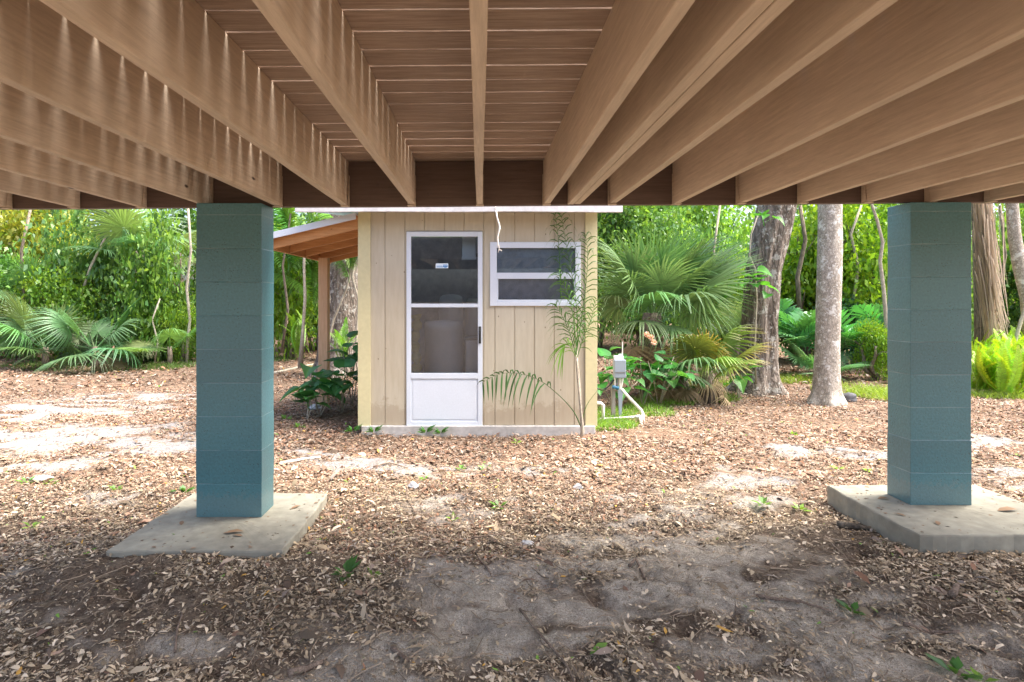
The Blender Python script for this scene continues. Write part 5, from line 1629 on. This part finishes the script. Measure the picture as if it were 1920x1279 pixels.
# small twigs in the litter
r = rng(9)
n = 9000
x = r.uniform(-5, 6, n); y = 1.7 + 6.5 * r.random(n) ** 1.3
k_ = (x > -.95 * y - 1) & (x < 1.05 * y + 1) & ~((x > L - .1) & (x < Rr + .1) & (y > SY - .05)) & ~((x > -1.99) & (x < -1.02) & (y > 2.9) & (y < 3.86)) & ~((x > 2.36) & (x < 3.45) & (y > 3.0) & (y < 3.92))
x, y = x[k_], y[k_]; n = len(x)
a = r.uniform(0, 6.28, n); ln = .03 + .16 * r.random(n) ** 2.5; wd = r.uniform(.0008, .0026, n)
V, Q, Cc = [], [], []
for i in range(n):
    d = np.array([math.cos(a[i]), math.sin(a[i])]); sd_ = np.array([-d[1], d[0]]) * wd[i]
    bend = r.normal() * .12 * ln[i]
    c = np.array([.30, .23, .16]) * r.uniform(.5, 1.6); b0 = len(V)
    for k in range(4):
        u = k / 3
        q = np.array([x[i], y[i]]) + d * ln[i] * u + np.array([-d[1], d[0]]) * bend * math.sin(u * 3.1)
        for (sx_, dz_) in ((-1, 0), (0, wd[i] * 1.6), (1, 0)):
            V.append(np.array([*(q + sd_ * sx_), dz_])); Cc.append(c)
    for k in range(3):
        Q += [(b0 + 3 * k, b0 + 3 * k + 1, b0 + 3 * k + 4, b0 + 3 * k + 3), (b0 + 3 * k + 1, b0 + 3 * k + 2, b0 + 3 * k + 5, b0 + 3 * k + 4)]
V = np.array(V); V[:, 2] += gz(V[:, 0], V[:, 1]) + .008
tag(obj('twig_litter', np_mesh('twigs', V, np.array(Q), cols=np.clip(np.array(Cc), 0, 1)), M['litter']), 'countless fine twigs scattered through the leaves', kind='stuff')

# ------------------------------------------------------------------ countable sticks, stones, seedlings on the ground
def stick(pts, rad, label, mat='stick', cat='stick', name='stick', z=.012, group=None):
    q = []
    for (a, b2) in pts:
        g = G(a, b2); q.append(Vector((g.x, g.y, gzf(g.x, g.y) + z)))
    # subdivide so it follows the ground
    mb = MB()
    fin = []
    for i in range(len(q) - 1):
        for k in range(3):
            p = q[i].lerp(q[i + 1], k / 3); p.z = max(p.z, gzf(p.x, p.y) + z * .7); fin.append(p)
    fin.append(q[-1])
    n_ = len(fin)
    mb.tube(fin, [rad * (1.1 - .5 * i / n_) for i in range(n_)], 8)
    o = mb.build(name, M[mat], None, smooth=True)
    return tag(o, label, cat, group)
stick([(975, 1148), (1005, 1185), (1040, 1220), (1062, 1252), (1078, 1290)], .006, 'long thin curved stick running to the bottom edge below the shed window', z=.015)
stick([(885, 1030), (900, 1052), (920, 1078)], .006, 'straight thin stick on the grey sand in the centre')
stick([(1418, 1113), (1460, 1120), (1500, 1128), (1560, 1142)], .008, 'dark stick on the sand in front of the right pad')
stick([(1570, 988), (1610, 993), (1650, 996), (1690, 1000)], .018, 'thick dark root ending at the right concrete pad', mat='bark_dull', z=.02)
stick([(1385, 876), (1430, 882), (1480, 890), (1560, 898)], .007, 'long dark twig across white sand left of the right pad')
stick([(540, 1258), (575, 1248), (605, 1236)], .014, 'short reddish-brown stick near the bottom edge, left of centre')
stick([(735, 1215), (750, 1226), (765, 1240)], .009, 'stubby pale stick at the bottom of the sand')
stick([(1785, 1128), (1795, 1108)], .016, 'short pale wood chip right of the bottom sand', z=.02)
stick([(765, 905), (762, 935), (780, 965)], .005, 'bent tan twig left of centre in the leaves')
stick([(328, 1218), (332, 1195), (342, 1170)], .005, 'curved bleached twig in front of the left pad')
stick([(700, 873), (730, 869), (765, 877)], .007, 'dark curved twig on the white sand in front of the shed door')
stick([(1180, 1060), (1192, 1048), (1210, 1075)], .008, 'forked brown twig right of centre')
stick([(1575, 810), (1600, 818), (1640, 824)], .010, 'fallen brown stick in orange leaves left of the right pillar')
stick([(533, 871), (560, 866), (588, 861), (603, 857)], .012, 'white plastic pipe offcut lying on sand right of the left pillar', mat='pvc', cat='pipe', name='pipe_offcut')
stick([(505, 700), (560, 690), (590, 683)], .03, 'fallen pale branch behind the lean-to', mat='stem', cat='branch', name='fallen_branch')
stick([(1385, 735), (1420, 738), (1460, 742)], .02, 'grey fallen branch across the oak roots', mat='stem', cat='branch', name='fallen_branch')
stick([(1695, 1168), (1740, 1172), (1800, 1185)], .010, 'dark brown stick at the lower right')
stick([(880, 1010), (940, 1000), (948, 994)], .006, 'thin brown twig on leaves above the sand')
def stone(px, py, s, label, seed, flat=.45, mat='stone', name='stone', cat='stone'):
    g = G(px, py)
    bm = bmesh.new(); bmesh.ops.create_icosphere(bm, subdivisions=3, radius=1)
    r = random.Random(seed); ph = [r.uniform(0, 9) for _ in range(6)]
    for v_ in bm.verts:
        c_ = v_.co
        k = 1 + .18 * math.sin(c_.x * 3 + ph[0]) + .15 * math.sin(c_.y * 4 + ph[1]) + .1 * math.sin(c_.z * 7 + ph[2]) + .06 * math.sin(c_.x * 11 + ph[3])
        v_.co = Vector((c_.x * s * k, c_.y * s * .7 * k, c_.z * s * flat * k))
    me = bpy.data.meshes.new(name); bm.to_mesh(me); bm.free()
    for p in me.polygons: p.use_smooth = True
    o = obj(name, me, M[mat], None, loc=(g.x, g.y, gzf(g.x, g.y) + s * flat * .45))
    o.rotation_euler = (0, 0, r.uniform(0, 3))
    return tag(o, label, cat)
stone(775, 914, .055, 'flat grey stone in the leaves left of centre', 1)
stone(1083, 910, .05, 'pale rounded stone in the leaves in front of the shed window', 2)
stone(990, 1018, .045, 'flat pale stone lying on the sand edge in the centre', 3, .25)
stone(1590, 750, .11, 'dark grey rock at the foot of the pale trunk', 4, .7, mat='darkstone')
stone(75, 900, .07, 'pale flat stone in the leaves at the left', 5, .3)
stone(714, 836, .035, 'small pale stone in front of the shed slab', 6, .3)
stone(1290, 778, .05, 'small white stone in the orange leaves before the oak', 7, .3)
stone(590, 770, .09, 'grey stone at the foot of the lean-to plants', 8, .4)

# seedlings
def seed_mesh(s, seed, n=9, col=(.14, .30, .05)):
    r = rng(seed)
    a = np.arange(n) / n * 6.28 + r.normal(size=n) * .4
    el = r.uniform(.2, .9, n)
    d = np.stack([np.cos(a) * np.cos(el), np.sin(a) * np.cos(el), np.sin(el)], 1)
    p = d * s * .25
    v, q = leafquads(p, d, np.tile([0, 0, 1.0], (n, 1)), np.full(n, s) * r.uniform(.6, 1.2, n), np.full(n, s * .42))
    c = np.repeat(np.array([col]) * r.uniform(.7, 1.3, (n, 1)), 4, 0)
    return np_mesh('seedling', v, q, cols=c)
seedm = [seed_mesh(.055, 1), seed_mesh(.075, 2, 12), seed_mesh(.05, 3, 7, (.2, .36, .05))]
seeds = [(648, 1090, 1, 1.2, 'dark green seedling with the largest leaves, left of centre'), (700, 1085, 2, .9, 'tiny bright seedling right of the dark green one'), (850, 972, 2, 1, 'lime seedling in leaves left of the grey sand'),
         (910, 875, 0, 1, 'seedling at the right end of the sand in front of the door'), (865, 872, 0, .9, 'seedling in the sand below the door edge'), (795, 892, 0, .9, 'seedling in leaves below the door'),
         (970, 828, 2, 1.1, 'lime tuft at the shed slab under the window'), (935, 950, 0, 1.1, 'low green weed in the middle of the leaves'), (343, 1028, 2, 1, 'lime weed at the front edge of the left pad'),
         (1500, 955, 2, 1.3, 'light green weed left of the right pad'), (1430, 945, 0, 1.2, 'broad green weed left of the right pad corner'), (1600, 1140, 1, .9, 'green leaf tuft in front of the right pad'),
         (1795, 1258, 1, 1.1, 'green weed near the bottom right corner'), (1840, 1268, 2, 1, 'lime weed closest to the bottom right corner'), (345, 925, 1, 1.1, 'green weed touching the left side of the left pad'),
         (215, 918, 0, 1, 'small weed in leaves left of the left pad'), (60, 985, 2, 1, 'small weed at the left among dry leaves'), (50, 905, 0, 1.1, 'weed beside the pale stone at the left'), (95, 905, 0, 1.1, 'weed right of the pale stone at the left'),
         (535, 790, 0, 1.4, 'weed right of the left pillar beside the lean-to'), (560, 805, 0, 1.3, 'weed in red leaves left of the shed'), (1570, 880, 2, 1.1, 'weed on the leaf mound behind the right pad'), (1625, 884, 2, .9, 'weed against the right pillar'), (1487, 812, 2, 1.1, 'lime weed in the orange leaves before the pale trunk')]
for px, py, k, s, lab in seeds:
    g = G(px, py)
    o = obj('seedling', seedm[k], M['leaf'], None, loc=(g.x, g.y, gzf(g.x, g.y) + .004))
    o.scale = (s,) * 3; o.rotation_euler = (0, 0, px * 1.0)
    if k == 1: o.color = (.6, .7, 1, 1)
    tag(o, lab, 'seedling', 'seedlings in the leaf litter')
# creeping weeds along the slab
for i, (px, py, s, lab) in enumerate(((800, 806, 1.3, 'dark creeping weed against the slab below the door'), (825, 812, 1.2, 'dark creeping weed right of the first, below the door'), (705, 805, 1.2, 'pale creeping weed at the left end of the slab'), (660, 812, 1.2, 'creeping weed just off the left end of the slab'))):
    g = G(px, py + 8)
    o = obj('creeping_weed', seedm[1], M['leaf'], None, loc=(g.x, SY - .09, gzf(g.x, SY - .1) + .03)); o.scale = (s, s, s * 1.2); o.color = (.5, .7, 1, 1)
    tag(o, lab, 'weed', 'weeds along the shed slab')
# dry leaves lying on the pads
leafd = np_mesh('dry_leaf', *(lambda r=0: (np.array([(0, 0, 0), (.02, .012, .004), (.02, -.012, .005), (.045, .011, .008), (.045, -.01, .006), (.07, 0, .002)]), np.array([(1, 2, 4, 3)]), np.array([(0, 2, 1), (3, 4, 5)]), np.tile([.30, .19, .11], (6, 1))))())
for i, (px, py, zt_, s, az, lab) in enumerate(((418, 1000, .0875, 1.6, .2, 'long brown leaf lying at the foot of the left pillar'), (545, 955, .0875, 1.1, 1, 'dark curled leaf on the left pad right of the pillar'), (340, 985, .0875, 1, 2, 'brown leaf on the left pad front left'), (455, 1005, .0875, .9, 3, 'small dark leaf on the left pad in front of the pillar'),
                                               (1645, 935, .1235, 1.1, 0, 'leaf on the right pad left of the pillar'), (1870, 958, .1235, 2.0, .1, 'long dry leaf on the right pad right of the pillar'), (1760, 985, .1235, 1, 1, 'small leaf on the right pad front'), (1700, 968, .1235, 1, 2.4, 'curled leaf on the right pad in front of the pillar corner'))):
    g = G(px, py, zt_)
    o = obj('dry_leaf', leafd, M['litter'], None, loc=(g.x, g.y, zt_)); o.scale = (s,) * 3; o.rotation_euler = (0, 0, az)
    tag(o, lab, 'leaf', 'dry leaves lying on the concrete pads')
